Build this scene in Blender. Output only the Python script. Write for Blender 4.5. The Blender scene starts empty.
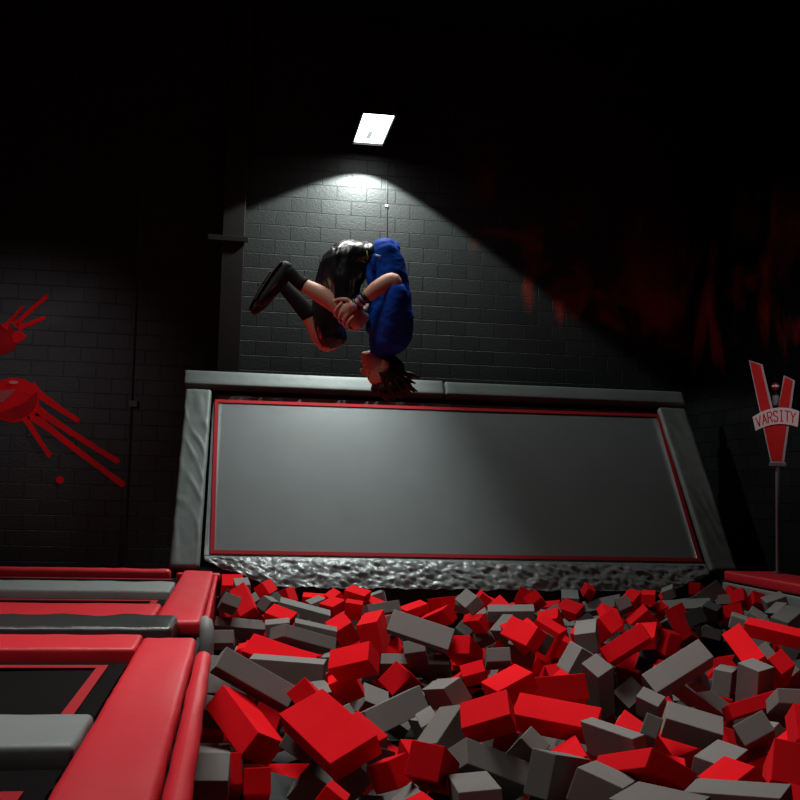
import bpy, bmesh, math, random
from mathutils import Vector, Matrix, Quaternion, noise
from mathutils.geometry import tessellate_polygon
R = math.radians
random.seed(3)
scene = bpy.context.scene
COL = scene.collection
EYE = 2.0                         # camera height above the hall floor, metres

# ------------------------------------------------------------------ camera
yaw, pitch, roll = R(8.719), R(4.838), R(1.520)
FOC = 1050.0                      # focal length in pixels of an 800 px frame
fw = Vector((math.sin(yaw)*math.cos(pitch), math.cos(yaw)*math.cos(pitch), math.sin(pitch)))
rt0 = Vector((math.cos(yaw), -math.sin(yaw), 0)); up0 = rt0.cross(fw)
rt = rt0*math.cos(roll)+up0*math.sin(roll); up = -rt0*math.sin(roll)+up0*math.cos(roll)
cam_d = bpy.data.cameras.new('camera'); cam = bpy.data.objects.new('camera', cam_d); COL.objects.link(cam)
cam_d.sensor_width = 36; cam_d.lens = 36*FOC/800; cam_d.clip_start = .05; cam_d.clip_end = 100
m = Matrix((rt, up, -fw)).transposed().to_4x4(); m.translation = (0, 0, EYE); cam.matrix_world = m
scene.camera = cam

def ray(p):
    return rt*(p[0]-400)+up*(400-p[1])+fw*FOC
def at_y(p, y):
    d = ray(p); q = d*(y/d.y); return Vector((q.x, q.y, q.z+EYE))
def at_plane(p, o, n):
    d = ray(p); c = Vector((0, 0, EYE)); t = (o-c).dot(n)/d.dot(n); return c+d*t

# ------------------------------------------------------------------ materials
def mat(name, col, rough=.6, spec=.5, metal=0, bump=0, bscale=40, var=0, vscale=6, emit=None, sheen=0, rnd=0, bdist=.01):
    m = bpy.data.materials.new(name); m.use_nodes = True
    nt = m.node_tree; b = nt.nodes['Principled BSDF']
    b.inputs['Base Color'].default_value = (*col, 1); b.inputs['Roughness'].default_value = rough
    b.inputs['Specular IOR Level'].default_value = spec; b.inputs['Metallic'].default_value = metal
    if sheen: b.inputs['Sheen Weight'].default_value = sheen
    tc = nt.nodes.new('ShaderNodeTexCoord')
    if var or rnd:
        hs = nt.nodes.new('ShaderNodeHueSaturation'); hs.inputs['Color'].default_value = (*col, 1)
        nt.links.new(hs.outputs[0], b.inputs['Base Color'])
        val = None
        if var:
            n = nt.nodes.new('ShaderNodeTexNoise'); n.inputs['Scale'].default_value = vscale; n.inputs['Detail'].default_value = 6
            nt.links.new(tc.outputs['Object'], n.inputs['Vector'])
            mr = nt.nodes.new('ShaderNodeMapRange'); mr.inputs[1].default_value = .25; mr.inputs[2].default_value = .75
            mr.inputs[3].default_value = 1-var; mr.inputs[4].default_value = 1+var
            nt.links.new(n.outputs['Fac'], mr.inputs[0]); val = mr.outputs[0]
        if rnd:
            oi = nt.nodes.new('ShaderNodeObjectInfo')
            mr = nt.nodes.new('ShaderNodeMapRange'); mr.inputs[3].default_value = 1-rnd; mr.inputs[4].default_value = 1+rnd
            nt.links.new(oi.outputs['Random'], mr.inputs[0])
            if val is None: val = mr.outputs[0]
            else:
                mu = nt.nodes.new('ShaderNodeMath'); mu.operation = 'MULTIPLY'
                nt.links.new(val, mu.inputs[0]); nt.links.new(mr.outputs[0], mu.inputs[1]); val = mu.outputs[0]
        nt.links.new(val, hs.inputs['Value'])
    if bump:
        n = nt.nodes.new('ShaderNodeTexNoise'); n.inputs['Scale'].default_value = bscale; n.inputs['Detail'].default_value = 4
        nt.links.new(tc.outputs['Object'], n.inputs['Vector'])
        bp = nt.nodes.new('ShaderNodeBump'); bp.inputs['Strength'].default_value = bump; bp.inputs['Distance'].default_value = bdist
        nt.links.new(n.outputs['Fac'], bp.inputs['Height']); nt.links.new(bp.outputs[0], b.inputs['Normal'])
    if emit:
        b.inputs['Emission Color'].default_value = (*emit[0], 1); b.inputs['Emission Strength'].default_value = emit[1]
    return m

def block_wall(name, axis, mural=False, base=(.020, .022, .022), spec=.35):
    """painted concrete block wall; axis = the horizontal world axis of the wall"""
    m = bpy.data.materials.new(name); m.use_nodes = True
    nt = m.node_tree; N = nt.nodes.new; L = nt.links.new; b = nt.nodes['Principled BSDF']
    g = N('ShaderNodeNewGeometry'); s = N('ShaderNodeSeparateXYZ'); L(g.outputs['Position'], s.inputs[0])
    c = N('ShaderNodeCombineXYZ'); L(s.outputs[axis], c.inputs['X']); L(s.outputs['Z'], c.inputs['Y'])
    off = N('ShaderNodeVectorMath'); off.operation = 'ADD'; off.inputs[1].default_value = (20-.175, 10-6.338+20*.2155-4.31, 0)
    L(c.outputs[0], off.inputs[0])
    br = N('ShaderNodeTexBrick'); br.inputs['Scale'].default_value = 1; br.inputs['Brick Width'].default_value = .445
    br.inputs['Row Height'].default_value = .2155; br.inputs['Mortar Size'].default_value = .0075; br.inputs['Mortar Smooth'].default_value = .35
    br.inputs['Color1'].default_value = (*[v*1.15 for v in base], 1); br.inputs['Color2'].default_value = (*[v*.8 for v in base], 1)
    br.inputs['Mortar'].default_value = (*[v*.25 for v in base], 1); br.inputs['Bias'].default_value = 0
    L(off.outputs[0], br.inputs['Vector'])
    n = N('ShaderNodeTexNoise'); n.inputs['Scale'].default_value = 45; n.inputs['Detail'].default_value = 6; L(g.outputs['Position'], n.inputs['Vector'])
    mul = N('ShaderNodeMath'); mul.operation = 'MULTIPLY_ADD'; mul.inputs[1].default_value = -1.0; L(br.outputs['Fac'], mul.inputs[0])
    sc = N('ShaderNodeMath'); sc.operation = 'MULTIPLY'; sc.inputs[1].default_value = .45; L(n.outputs['Fac'], sc.inputs[0]); L(sc.outputs[0], mul.inputs[2])
    bp = N('ShaderNodeBump'); bp.inputs['Strength'].default_value = .9; bp.inputs['Distance'].default_value = .012
    L(mul.outputs[0], bp.inputs['Height']); L(bp.outputs[0], b.inputs['Normal'])
    b.inputs['Roughness'].default_value = .5; b.inputs['Specular IOR Level'].default_value = spec
    col = br.outputs['Color']
    if mural:       # painted red clouds and flames over the black paint
        mp = N('ShaderNodeMapping'); mp.inputs['Scale'].default_value = (.75, .75, .55); L(g.outputs['Position'], mp.inputs['Vector'])
        f = N('ShaderNodeTexNoise'); f.inputs['Scale'].default_value = 1.5; f.inputs['Detail'].default_value = 5; f.inputs['Distortion'].default_value = .9
        L(mp.outputs[0], f.inputs['Vector'])
        r = N('ShaderNodeValToRGB'); r.color_ramp.elements[0].position = .46; r.color_ramp.elements[0].color = (0, 0, 0, 1)
        r.color_ramp.elements[1].position = .74; r.color_ramp.elements[1].color = (1, 1, 1, 1); L(f.outputs['Fac'], r.inputs[0])
        # where the flames are painted: above the skyline, below the dark upper wall
        sk = N('ShaderNodeTexNoise'); sk.noise_dimensions = '1D'; sk.inputs['Scale'].default_value = 1.6; sk.inputs['Detail'].default_value = 3
        sxy = N('ShaderNodeMath'); sxy.operation = 'SUBTRACT'; L(s.outputs['X'], sxy.inputs[0]); L(s.outputs['Y'], sxy.inputs[1]); L(sxy.outputs[0], sk.inputs['W'])
        mlo = N('ShaderNodeMath'); mlo.operation = 'MULTIPLY_ADD'; mlo.inputs[1].default_value = 2.2; L(sk.outputs['Fac'], mlo.inputs[0])
        drop = N('ShaderNodeMapRange'); drop.inputs[1].default_value = 3.2; drop.inputs[2].default_value = 6.8; drop.inputs[3].default_value = 4.2; drop.inputs[4].default_value = 2.75
        L(s.outputs['X'], drop.inputs[0]); L(drop.outputs[0], mlo.inputs[2])
        zr = N('ShaderNodeMath'); zr.operation = 'SUBTRACT'; L(s.outputs['Z'], zr.inputs[0]); L(mlo.outputs[0], zr.inputs[1])
        lo = N('ShaderNodeMapRange'); lo.inputs[1].default_value = 0; lo.inputs[2].default_value = .45; L(zr.outputs[0], lo.inputs[0])
        hi = N('ShaderNodeMapRange'); hi.inputs[1].default_value = .6; hi.inputs[2].default_value = 2.4; hi.inputs[3].default_value = 1; hi.inputs[4].default_value = 0; L(zr.outputs[0], hi.inputs[0])
        xs = N('ShaderNodeMapRange'); xs.inputs[1].default_value = 3.3; xs.inputs[2].default_value = 3.9; L(s.outputs['X'], xs.inputs[0])
        v = r.outputs[0]
        for q in (lo, hi, xs):
            mm = N('ShaderNodeMath'); mm.operation = 'MULTIPLY'; L(v, mm.inputs[0]); L(q.outputs[0], mm.inputs[1]); v = mm.outputs[0]
        mx = N('ShaderNodeMix'); mx.data_type = 'RGBA'; L(v, mx.inputs['Factor']); L(col, mx.inputs['A']); mx.inputs['B'].default_value = (.42, .035, .014, 1)
        col = mx.outputs['Result']
    L(col, b.inputs['Base Color'])
    return m

RED = (.50, .010, .020)
M_back = block_wall('black_block_wall', 'X', True)
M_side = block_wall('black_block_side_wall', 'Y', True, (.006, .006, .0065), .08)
M_black = mat('black_paint', (.006, .006, .007), .7, .3, var=.2)
M_steel = mat('black_steel', (.018, .014, .014), .5, .4, var=.2)
M_floor = mat('dark_floor', (.012, .011, .011), .8, .2, var=.3)
M_vinyl_red = mat('red_vinyl', RED, .46, .35, bump=.12, bscale=9, var=.06, bdist=.02)
M_vinyl_grey = mat('grey_vinyl', (.165, .18, .175), .55, .3, bump=.15, bscale=9, var=.06, bdist=.02)
M_vinyl_black = mat('black_vinyl', (.022, .026, .025), .32, .5, bump=.2, bscale=8, bdist=.02)
M_mesh = mat('black_mesh', (.006, .005, .005), .85, .1, bump=.1, bscale=200)
M_stripe = mat('red_webbing', (.27, .005, .010), .8, .15)
M_foam = {'r': mat('red_foam', (.60, .006, .011), .95, .05, bump=.15, bscale=120, var=.05, rnd=.07, bdist=.003),
          'g': mat('grey_foam', (.150, .142, .135), .92, .15, bump=.15, bscale=120, var=.05, rnd=.10, bdist=.003),
          'k': mat('charcoal_foam', (.030, .032, .034), .92, .15, bump=.15, bscale=120, rnd=.1, bdist=.003)}

# ------------------------------------------------------------------ helpers
def link(name, me, material, parent=None):
    o = bpy.data.objects.new(name, me); COL.objects.link(o)
    for mm in (material if isinstance(material, (list, tuple)) else [material]): me.materials.append(mm)
    if parent: o.parent = parent
    return o
def obj(name, bm, material, parent=None, smooth=False):
    me = bpy.data.meshes.new(name)
    bmesh.ops.recalc_face_normals(bm, faces=bm.faces)
    bm.to_mesh(me); bm.free()
    if smooth: me.shade_smooth()
    return link(name, me, material, parent)
def tag(o, label, cat, group=None):
    o['label'] = label; o['category'] = cat
    if group: o['group'] = group
    return o
def thing(name, label, cat, loc=(0, 0, 0), group=None):
    o = bpy.data.objects.new(name, None); COL.objects.link(o); o.location = loc; o.empty_display_size = .1
    return tag(o, label, cat, group)
def struct(name, bm, material):
    o = obj(name, bm, material); o['kind'] = 'structure'; return o
def add_box(bm, lo, hi, M=None, bev=0):
    lo, hi = Vector(lo), Vector(hi); c = (lo+hi)/2; s = hi-lo
    r = bmesh.ops.create_cube(bm, size=1, matrix=(M or Matrix())@Matrix.Translation(c)@Matrix.Diagonal((*s, 1)))
    if bev:
        es = {e for v in r['verts'] for e in v.link_edges}
        bmesh.ops.bevel(bm, geom=list(es), offset=bev, segments=2, affect='EDGES', profile=.6)
def box(lo, hi, M=None, bev=0):
    bm = bmesh.new(); add_box(bm, lo, hi, M, bev); return bm
def axis_vals(h, r, n, k=4):
    """grid lines over [-h, h]: dense in the rounded margins, n spans in the flat middle"""
    a = [-h+r*(1-math.cos(math.pi/2*i/k)) for i in range(k)]
    mid = [-(h-r)+2*(h-r)*i/n for i in range(n+1)]
    return a+mid+[-x for x in reversed(a)]
def add_pad(bm, lo, hi, r, seg=(8, 8, 2), disp=None, M=None):
    """a stuffed pad: box with rounded edges and a displacement along its normals"""
    lo, hi = Vector(lo), Vector(hi); c = (lo+hi)/2; h = (hi-lo)/2
    A = [axis_vals(h[i], min(r, h[i]*.999), seg[i]) for i in range(3)]
    cache = {}
    def V(i, j, k):
        key = (i, j, k)
        if key not in cache:
            q = Vector((A[0][i], A[1][j], A[2][k]))
            inn = Vector([max(-h[t]+r, min(h[t]-r, q[t])) if h[t] > r else 0 for t in range(3)])
            d = q-inn; n = d.normalized() if d.length > 1e-9 else Vector((0, 0, 1))
            p = inn+n*r
            if disp: p += n*disp(c+p, n)
            p = c+p
            cache[key] = bm.verts.new(M@p if M else p)
        return cache[key]
    n = [len(a) for a in A]
    for ax in range(3):
        u, v = (ax+1) % 3, (ax+2) % 3
        for end in (0, n[ax]-1):
            for i in range(n[u]-1):
                for j in range(n[v]-1):
                    q = []
                    for a, b in ((i, j), (i+1, j), (i+1, j+1), (i, j+1)):
                        t = [0, 0, 0]; t[ax] = end; t[u] = a; t[v] = b; q.append(V(*t))
                    bm.faces.new(q if end else q[::-1])
def pad(name, lo, hi, r, material, parent=None, **k):
    bm = bmesh.new(); add_pad(bm, lo, hi, r, **k); return obj(name, bm, material, parent, True)
def add_tube(bm, pts, rad, n=12, caps=True):
    rings = []
    for i, p in enumerate(pts):
        p = Vector(p); a = Vector(pts[max(i-1, 0)]); b = Vector(pts[min(i+1, len(pts)-1)]); t = (b-a).normalized()
        x = t.orthogonal().normalized() if i == 0 else (px_-t*px_.dot(t)).normalized()
        px_ = x; y = t.cross(x); r = rad[i] if isinstance(rad, (list, tuple)) else rad
        rings.append([bm.verts.new(p+(x*math.cos(2*math.pi*j/n)+y*math.sin(2*math.pi*j/n))*r) for j in range(n)])
    for a, b in zip(rings, rings[1:]):
        for j in range(n): bm.faces.new((a[j], a[(j+1) % n], b[(j+1) % n], b[j]))
    if caps: bm.faces.new(rings[0][::-1]); bm.faces.new(rings[-1])
def tube(pts, rad, n=12):
    bm = bmesh.new(); add_tube(bm, pts, rad, n); return bm
def prism(pts, depth):
    """closed outline (list of Vectors in one plane) given thickness along depth (a Vector)"""
    bm = bmesh.new(); a = [bm.verts.new(p) for p in pts]; b = [bm.verts.new(p+depth) for p in pts]; n = len(pts)
    for t in tessellate_polygon([pts]):          # concave outlines too
        bm.faces.new([a[i] for i in t]); bm.faces.new([b[i] for i in reversed(t)])
    for i in range(n): bm.faces.new((a[i], b[i], b[(i+1) % n], a[(i+1) % n]))
    return bm
def fbm(p, s, o=3, seed=0):
    return noise.fractal(Vector(p)*s+Vector((seed*7.3, seed*3.1, seed*1.7)), 1.0, 2.0, o)
BLOCKS = """
r466,4930,-1127,179,194,155,-952,246,519,103,5333,330,734
r104,6301,-1391,96,513,661,538,465,169,235,3416,244,725
r1712,5443,-1182,253,-19,-245,936,441,180,109,2776,553,716
g152,6549,-1179,514,-673,-488,-212,139,501,168,2589,252,679
g1214,4938,-1315,328,797,-487,143,208,404,132,2495,492,765
r1778,4432,-1195,8,-246,-157,-957,217,538,90,2417,650,767
r1237,5018,-1080,118,-201,-202,951,243,193,109,2286,488,716
g1445,4565,-1236,623,-630,-217,410,494,188,109,2282,551,774
g3030,6925,-1189,542,114,-450,700,161,476,163,2201,678,669
g2442,5392,-1218,950,238,73,-188,299,155,126,2154,691,726
r893,4591,-1206,73,204,807,550,146,147,422,2095,430,766
g2005,3989,-1211,362,-67,-22,929,376,176,151,1875,741,789
g1528,4218,-1197,489,-147,92,-855,431,192,131,1852,597,782
g1834,4905,-1188,593,-480,380,-524,499,168,69,1721,609,737
g1518,8474,-1141,196,36,-534,822,519,181,109,1691,420,631
r831,7141,-1169,222,165,891,360,296,153,176,1669,354,662
g-60,5134,-1376,11,-16,-914,405,164,188,151,1660,212,775
g1061,6886,-1448,340,-127,529,-767,567,172,109,1576,397,709
g420,7769,-1338,20,-96,-995,-19,540,193,183,1502,292,667
g2431,6818,-1284,187,199,284,-919,133,159,456,1483,600,684
r2605,4766,-1304,520,-823,218,-64,129,194,527,1453,782,762
g3597,6945,-1359,209,46,109,-971,164,179,447,1371,753,681
g2909,5606,-1323,562,133,-542,610,121,183,498,1361,754,734
g1005,4272,-1235,4,-73,-659,748,169,123,474,1358,474,786
g1057,5171,-1203,352,-203,-179,896,143,301,142,1308,444,727
r1836,5921,-1124,168,-130,571,-793,446,147,108,1258,563,687
r1527,5719,-1064,118,197,68,-971,234,196,109,1249,511,682
r727,4714,-1256,198,-498,-598,596,179,127,107,1237,389,773
g574,8481,-1211,197,854,-478,60,199,513,102,1234,303,638
r3228,8384,-1231,108,-546,-583,-591,145,393,187,1149,626,645
g1595,3756,-1168,120,186,-48,-974,151,441,145,1145,655,793
r4372,8088,-1087,117,-903,-408,-72,169,460,111,1136,773,632
g1353,6576,-1272,93,264,-78,-957,131,425,151,1091,446,692
g1682,9582,-1600,34,-132,-925,355,624,226,109,1082,420,665
r2277,4542,-1304,68,-311,104,942,165,504,190,1048,732,770
g443,5327,-1485,154,485,670,-540,210,179,109,1043,309,783
r1335,9946,-1358,123,130,983,29,196,555,307,1006,374,630
r2271,8106,-1108,270,567,675,387,444,171,109,977,524,634
g2422,5026,-1313,421,-45,87,-902,449,157,109,972,717,755
r376,8078,-1310,489,191,269,-807,200,534,161,929,272,648
g3449,7504,-1481,59,-641,-664,380,205,462,108,892,701,700
r3891,7621,-1160,81,-333,-187,921,164,466,138,876,743,644
r134,4509,-1240,10,-16,167,986,107,473,101,872,257,783
r1498,9217,-1691,117,-557,706,-422,652,226,186,843,398,679
g100,10401,-1387,932,-358,45,-24,495,195,108,814,240,626
r1930,8682,-1336,217,15,182,959,204,532,150,805,464,650
r3481,6724,-1383,364,-691,-414,467,193,95,379,793,745,707
g3332,8557,-1740,173,271,401,-858,209,186,507,744,627,697
g2799,8131,-1127,100,181,977,45,170,442,163,733,587,635
g1449,5062,-1245,28,-614,-579,536,172,127,101,717,528,744
g2589,6313,-1296,834,-372,298,-277,152,167,97,716,650,703
g3492,6351,-1286,167,20,164,972,145,497,92,715,782,701
g3748,7692,-1393,489,-57,27,-870,531,135,187,709,724,680
r801,7312,-1362,110,206,799,-554,192,193,109,700,346,690
g2429,7071,-1185,29,508,95,-856,197,183,304,699,574,658
r3830,7029,-1206,125,277,452,-839,122,139,420,688,781,668
r2799,9273,-1308,447,-63,220,-865,217,248,302,686,550,636
g734,10852,-1266,92,-988,23,122,530,197,108,676,306,610
r1053,10089,-1357,225,143,764,-588,202,199,315,645,343,630
g2647,9896,-1157,59,-780,-613,-113,180,441,109,644,511,611
r2470,5582,-1368,770,164,555,268,164,196,220,643,676,749
g565,4843,-1327,70,-630,-640,434,169,127,98,634,355,783
g939,7597,-1655,30,-207,256,-944,200,196,500,578,370,697
r-31,5527,-1488,12,42,-203,-978,221,569,152,578,235,776
r127,10631,-1161,47,296,256,-919,171,469,108,576,245,602
r4396,10258,-1484,472,-525,570,-420,230,234,135,542,668,642
r355,6230,-1725,704,177,677,121,187,176,500,538,279,770
g2085,8187,-1313,100,-25,146,984,184,500,105,536,497,658
r1866,8047,-1402,112,134,933,-315,182,186,101,532,473,673
r3230,8987,-1186,331,31,465,-821,183,178,310,525,608,625
g1583,9040,-1402,66,103,974,-193,181,512,109,510,415,654
k296,5576,-1636,23,-992,8,126,244,649,109,509,280,786
r4585,10432,-1264,300,-74,523,-795,212,283,107,501,678,618
r4039,10313,-1747,859,-364,228,-277,247,244,258,499,628,670
r3313,5446,-1262,411,-648,-248,591,192,202,500,497,793,723
g5409,9792,-1207,369,43,145,-917,476,176,180,487,787,616
g2084,5092,-1177,949,-147,198,-198,82,426,104,482,651,728
g-59,9252,-1331,8,11,991,-132,188,493,110,445,222,639
r2234,11470,-1416,132,-539,-676,486,522,182,109,440,441,615
g397,5383,-1270,575,-197,167,-776,476,157,90,429,294,749
r497,6460,-1291,347,56,916,-192,140,484,169,428,301,690
g2333,10326,-1097,7,-370,-33,928,163,479,108,428,469,601
r402,4305,-1280,592,-280,164,-738,489,100,176,428,333,792
r1681,5059,-1306,97,-285,51,952,147,511,107,424,571,747
r3762,11512,-1306,347,40,-214,912,249,241,109,422,571,609
g719,9274,-1283,30,98,-43,994,374,186,178,412,316,627
r426,9370,-1147,533,39,206,-820,210,230,97,399,279,613
r4149,10314,-1289,105,-369,-47,922,245,214,227,393,642,616
g-22,10230,-1131,18,-664,-714,221,439,163,107,384,229,603
r278,7773,-1749,939,-315,123,-64,183,247,506,383,268,722
g2479,8884,-1354,948,-207,150,-192,184,514,109,380,521,657
k3819,9433,-1521,95,724,560,-393,206,145,129,367,645,660
r2377,10040,-1275,167,-491,-744,422,166,157,108,365,479,623
g4320,12015,-1318,197,-202,-295,913,458,190,109,360,599,603
g1515,10785,-1232,153,79,-152,-973,365,172,111,357,382,607
r2164,5558,-1298,500,-155,224,-822,500,197,102,355,629,721
g-50,6756,-1220,32,-4,-947,319,147,169,257,353,214,679
g5496,11719,-1147,315,8,494,-810,489,174,109,350,710,591
r1179,10327,-1185,102,-34,-798,593,170,168,106,346,353,609
r1321,11258,-1140,520,21,154,-840,214,233,109,345,357,593
r2114,8051,-1672,161,622,633,-431,247,247,575,343,505,737
k4904,10338,-1179,795,-396,321,-327,168,163,104,340,713,611
k4569,10010,-1195,240,-538,-516,622,170,156,98,337,695,617
r2037,11811,-1353,95,149,49,-983,274,249,109,335,416,608
r1060,11185,-1252,414,-30,-166,895,206,204,110,333,333,605
r-87,6802,-1536,6,-1,-963,268,144,196,110,330,211,735
g5395,11512,-1558,124,108,57,985,192,583,124,324,708,633
g5063,11390,-1255,209,-107,-215,948,581,195,107,322,687,602
g-84,6635,-1387,921,-384,66,0,129,189,109,318,207,715
r685,5894,-1436,494,-163,232,-822,232,220,306,315,372,727
r3163,10135,-1401,199,-185,-164,948,213,213,479,300,553,622
g2625,9681,-1346,557,-276,-270,736,209,207,377,298,500,628
r2347,11740,-1297,752,654,13,78,189,183,500,297,441,602
g-64,6137,-1558,39,999,4,-5,184,622,109,291,214,747
r5636,11240,-1135,244,-290,-275,884,186,200,113,283,739,597
g3296,7188,-1300,69,262,949,-161,102,458,107,282,700,684
r3080,10562,-1112,301,161,921,-187,154,436,108,281,535,600
r3725,9211,-1269,220,-80,-59,970,193,515,110,281,651,634
g5630,10389,-1111,98,-191,-84,973,216,191,197,278,773,599
r343,10995,-1062,563,-277,353,-694,458,139,110,268,265,588
g4072,10688,-1158,223,-524,-582,-580,127,145,438,264,623,604
g1109,5706,-1297,41,-271,50,960,100,490,178,259,424,716
r-3,12027,-1266,288,-957,-27,3,233,198,519,257,228,584
r5811,11169,-1178,362,-922,75,113,154,175,203,252,755,600
k5715,11601,-1720,279,-637,-513,502,242,165,353,251,721,650
g768,4327,-1303,5,343,-77,-936,136,507,109,249,406,792
r4325,11030,-1159,141,497,808,283,189,187,193,248,634,599
g2456,10188,-1429,202,176,924,-274,167,185,107,246,484,639
g1358,8435,-1817,8,-674,-615,411,247,226,208,244,400,730
k433,6654,-1720,262,267,642,669,182,164,450,235,285,758
r5038,10135,-1156,17,511,-845,155,443,182,122,227,732,610
r4315,10599,-1064,201,-5,-11,980,142,436,109,221,648,597
g400,8669,-1350,11,-54,-36,998,196,199,525,220,274,624
g359,10666,-1177,469,67,875,-104,126,432,104,212,266,602
r5004,11187,-1576,293,253,897,-212,198,574,109,212,688,638
g4105,7448,-1356,311,168,888,-295,192,521,139,203,794,680
g1641,8062,-1726,713,-493,230,-441,236,212,486,202,421,723
r1473,10307,-1627,521,53,628,576,167,172,520,201,393,646
g689,5309,-1364,138,149,790,579,167,157,520,198,379,758
g4512,8999,-1111,20,-964,231,131,140,441,109,197,737,619
r4190,12148,-1157,133,-534,-104,828,129,185,110,195,588,591
r3959,8104,-1334,421,-657,-393,487,178,100,167,194,724,661
r2619,9268,-1527,502,90,784,-354,148,214,244,188,534,667
g5042,11777,-1122,201,-201,30,958,142,486,108,187,668,592
g3903,11953,-1221,142,-6,-51,989,195,524,110,186,570,594
r4427,10618,-1214,244,-154,854,-432,169,166,107,184,660,609
g2528,8555,-1218,379,338,667,-546,169,180,122,182,546,644
r1091,5328,-1369,382,535,506,558,171,154,450,180,404,746
g2672,12091,-1633,83,-719,-561,402,213,183,139,179,463,629
r3362,9161,-1087,295,-932,-57,200,182,182,85,178,607,610
r623,11999,-1235,503,-360,430,-658,494,167,109,178,289,593
g970,5821,-1644,257,347,361,827,181,151,450,176,391,793
r3348,11990,-1235,963,-92,204,-151,146,485,175,173,521,595
g4862,9345,-1117,472,-110,237,-842,438,166,95,170,756,614
r2896,5974,-1478,134,-414,-445,783,188,176,220,170,729,736
g5645,10173,-1290,619,-231,-223,716,190,179,458,169,774,608
g3247,6154,-1483,715,607,-239,251,184,179,420,165,773,734
r5508,12021,-1128,214,-184,-596,752,132,140,464,159,695,588
r2826,11398,-1304,438,61,895,52,190,156,450,157,484,599
g4374,8169,-1359,355,-30,832,426,172,193,520,156,766,649
g656,7504,-1494,628,-522,451,-360,218,210,109,155,322,686
r3114,9841,-1453,236,-540,36,807,183,159,420,155,563,646
r719,3849,-1172,20,-216,111,970,82,454,109,151,419,796
r2776,8783,-1560,705,234,594,309,194,152,220,150,550,669
g4808,8542,-1380,304,110,177,-930,184,199,450,147,790,652
r2972,5493,-1490,415,74,736,529,170,191,300,140,759,763
r1566,10089,-1718,741,129,421,507,175,161,520,139,381,677
g101,11089,-1048,38,-998,-24,-41,154,452,108,132,242,582
g922,11649,-1283,31,190,-9,-981,163,506,108,130,315,600
g5145,10569,-1116,19,224,962,-154,121,432,98,129,724,600
r1116,11604,-1203,35,301,12,-953,133,480,109,127,333,593
k1026,4917,-1495,360,-189,793,454,174,163,420,126,438,796
r924,12089,-1432,62,-997,52,18,269,231,412,124,311,596
r2366,8373,-1162,56,312,180,-931,220,198,133,123,524,640
g575,5234,-1692,384,201,579,691,184,190,500,122,371,797
r2341,4045,-1275,622,413,656,111,161,153,220,121,795,791
r2655,10301,-1163,37,-362,-35,931,174,467,109,121,498,601
g3864,6996,-1472,769,476,383,-188,178,165,500,119,779,719
g4678,10909,-1419,146,-581,-613,515,196,196,109,96,666,624
g2370,10815,-1183,980,-118,128,-100,147,437,103,93,459,608
g3375,9293,-1321,658,588,470,-20,176,155,450,91,612,637
r2106,9130,-1479,711,547,424,120,162,171,300,91,473,664
g2286,7115,-1724,776,238,484,328,179,182,500,87,550,741
g4126,8866,-1733,769,353,522,111,191,188,520,86,704,693
g1570,11711,-1248,561,-381,432,-595,196,164,220,85,378,595
g5594,11937,-1640,536,-215,617,535,170,174,300,84,708,641
g268,11694,-1290,193,-451,96,-866,164,187,450,84,257,600
r1519,11412,-1376,591,-30,198,-781,224,244,330,81,374,600
r3691,11952,-1334,173,-69,-3,983,177,526,109,80,551,603
r3089,8896,-1353,494,188,-84,-845,167,185,420,79,585,642
k3433,9935,-1269,285,206,910,-218,166,443,94,77,585,617
r2073,4862,-1360,86,153,616,768,169,153,300,75,678,759
r4536,10832,-1700,199,619,-265,-712,165,155,500,73,661,656
k1749,9449,-1321,476,448,-441,-615,163,200,420,71,427,648
r1019,6691,-1745,34,-312,-553,-772,191,170,220,69,392,747
r2643,11476,-1426,38,-515,-805,293,169,154,110,68,466,619
r1910,8801,-1656,360,183,600,690,171,156,500,68,468,684
g883,9053,-1485,423,-507,-389,-643,172,158,220,67,326,660
r3011,8460,-1670,118,141,920,-346,143,234,436,67,611,719
g4261,10507,-1233,210,631,686,-294,156,142,107,64,652,610
r1935,10058,-1741,348,-72,-517,779,172,183,520,64,431,679
g4612,8800,-1252,22,-429,-595,-680,187,151,450,63,760,642
r5599,11399,-1332,81,372,-388,-839,178,179,300,62,724,621
k441,11291,-1241,577,-216,315,-722,487,163,107,60,276,596
k1007,8146,-1369,170,-163,697,677,161,158,450,60,368,679
r5828,11738,-1129,277,-942,-44,184,150,161,109,59,729,589
g5770,11867,-1323,652,-316,345,597,172,197,500,59,720,617
g2539,10729,-1330,97,-333,-34,937,225,225,109,57,481,614
g630,6489,-1462,503,64,637,581,186,162,300,56,349,708
r5107,8911,-1337,461,537,484,514,196,161,520,56,776,647
g1956,5702,-1365,636,696,326,68,193,158,220,56,567,743
g3270,10482,-1226,223,186,912,-290,132,169,109,56,556,609
r39,11290,-1334,104,212,323,-917,209,543,111,55,232,614
r2666,10021,-1488,76,456,523,716,181,194,220,55,498,644
r4434,9428,-1749,174,-719,-555,380,244,139,566,55,710,673
r3924,7553,-1671,537,450,-483,-526,197,189,450,55,728,724
g3376,10656,-1405,480,-485,368,631,165,181,220,54,568,623
r2413,7341,-1329,718,-82,561,405,176,153,450,54,560,672
g1334,5770,-1398,100,-169,-249,-948,175,164,420,53,489,742
r865,6494,-1747,653,355,627,-232,195,172,520,53,368,789
r3273,5749,-1476,270,459,-550,643,181,165,300,52,783,735
k3980,7838,-1238,187,-747,-454,449,170,100,123,52,735,660
g785,6150,-1494,196,314,742,559,181,166,220,48,386,744
k-56,11024,-1170,245,-630,-627,387,449,137,108,48,222,595
k1947,8471,-1510,20,-167,-949,265,145,193,103,46,473,685
g1735,5653,-1545,11,755,575,-314,203,117,247,46,536,790
g56,10808,-1484,92,-52,728,677,191,185,420,45,239,641
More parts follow.
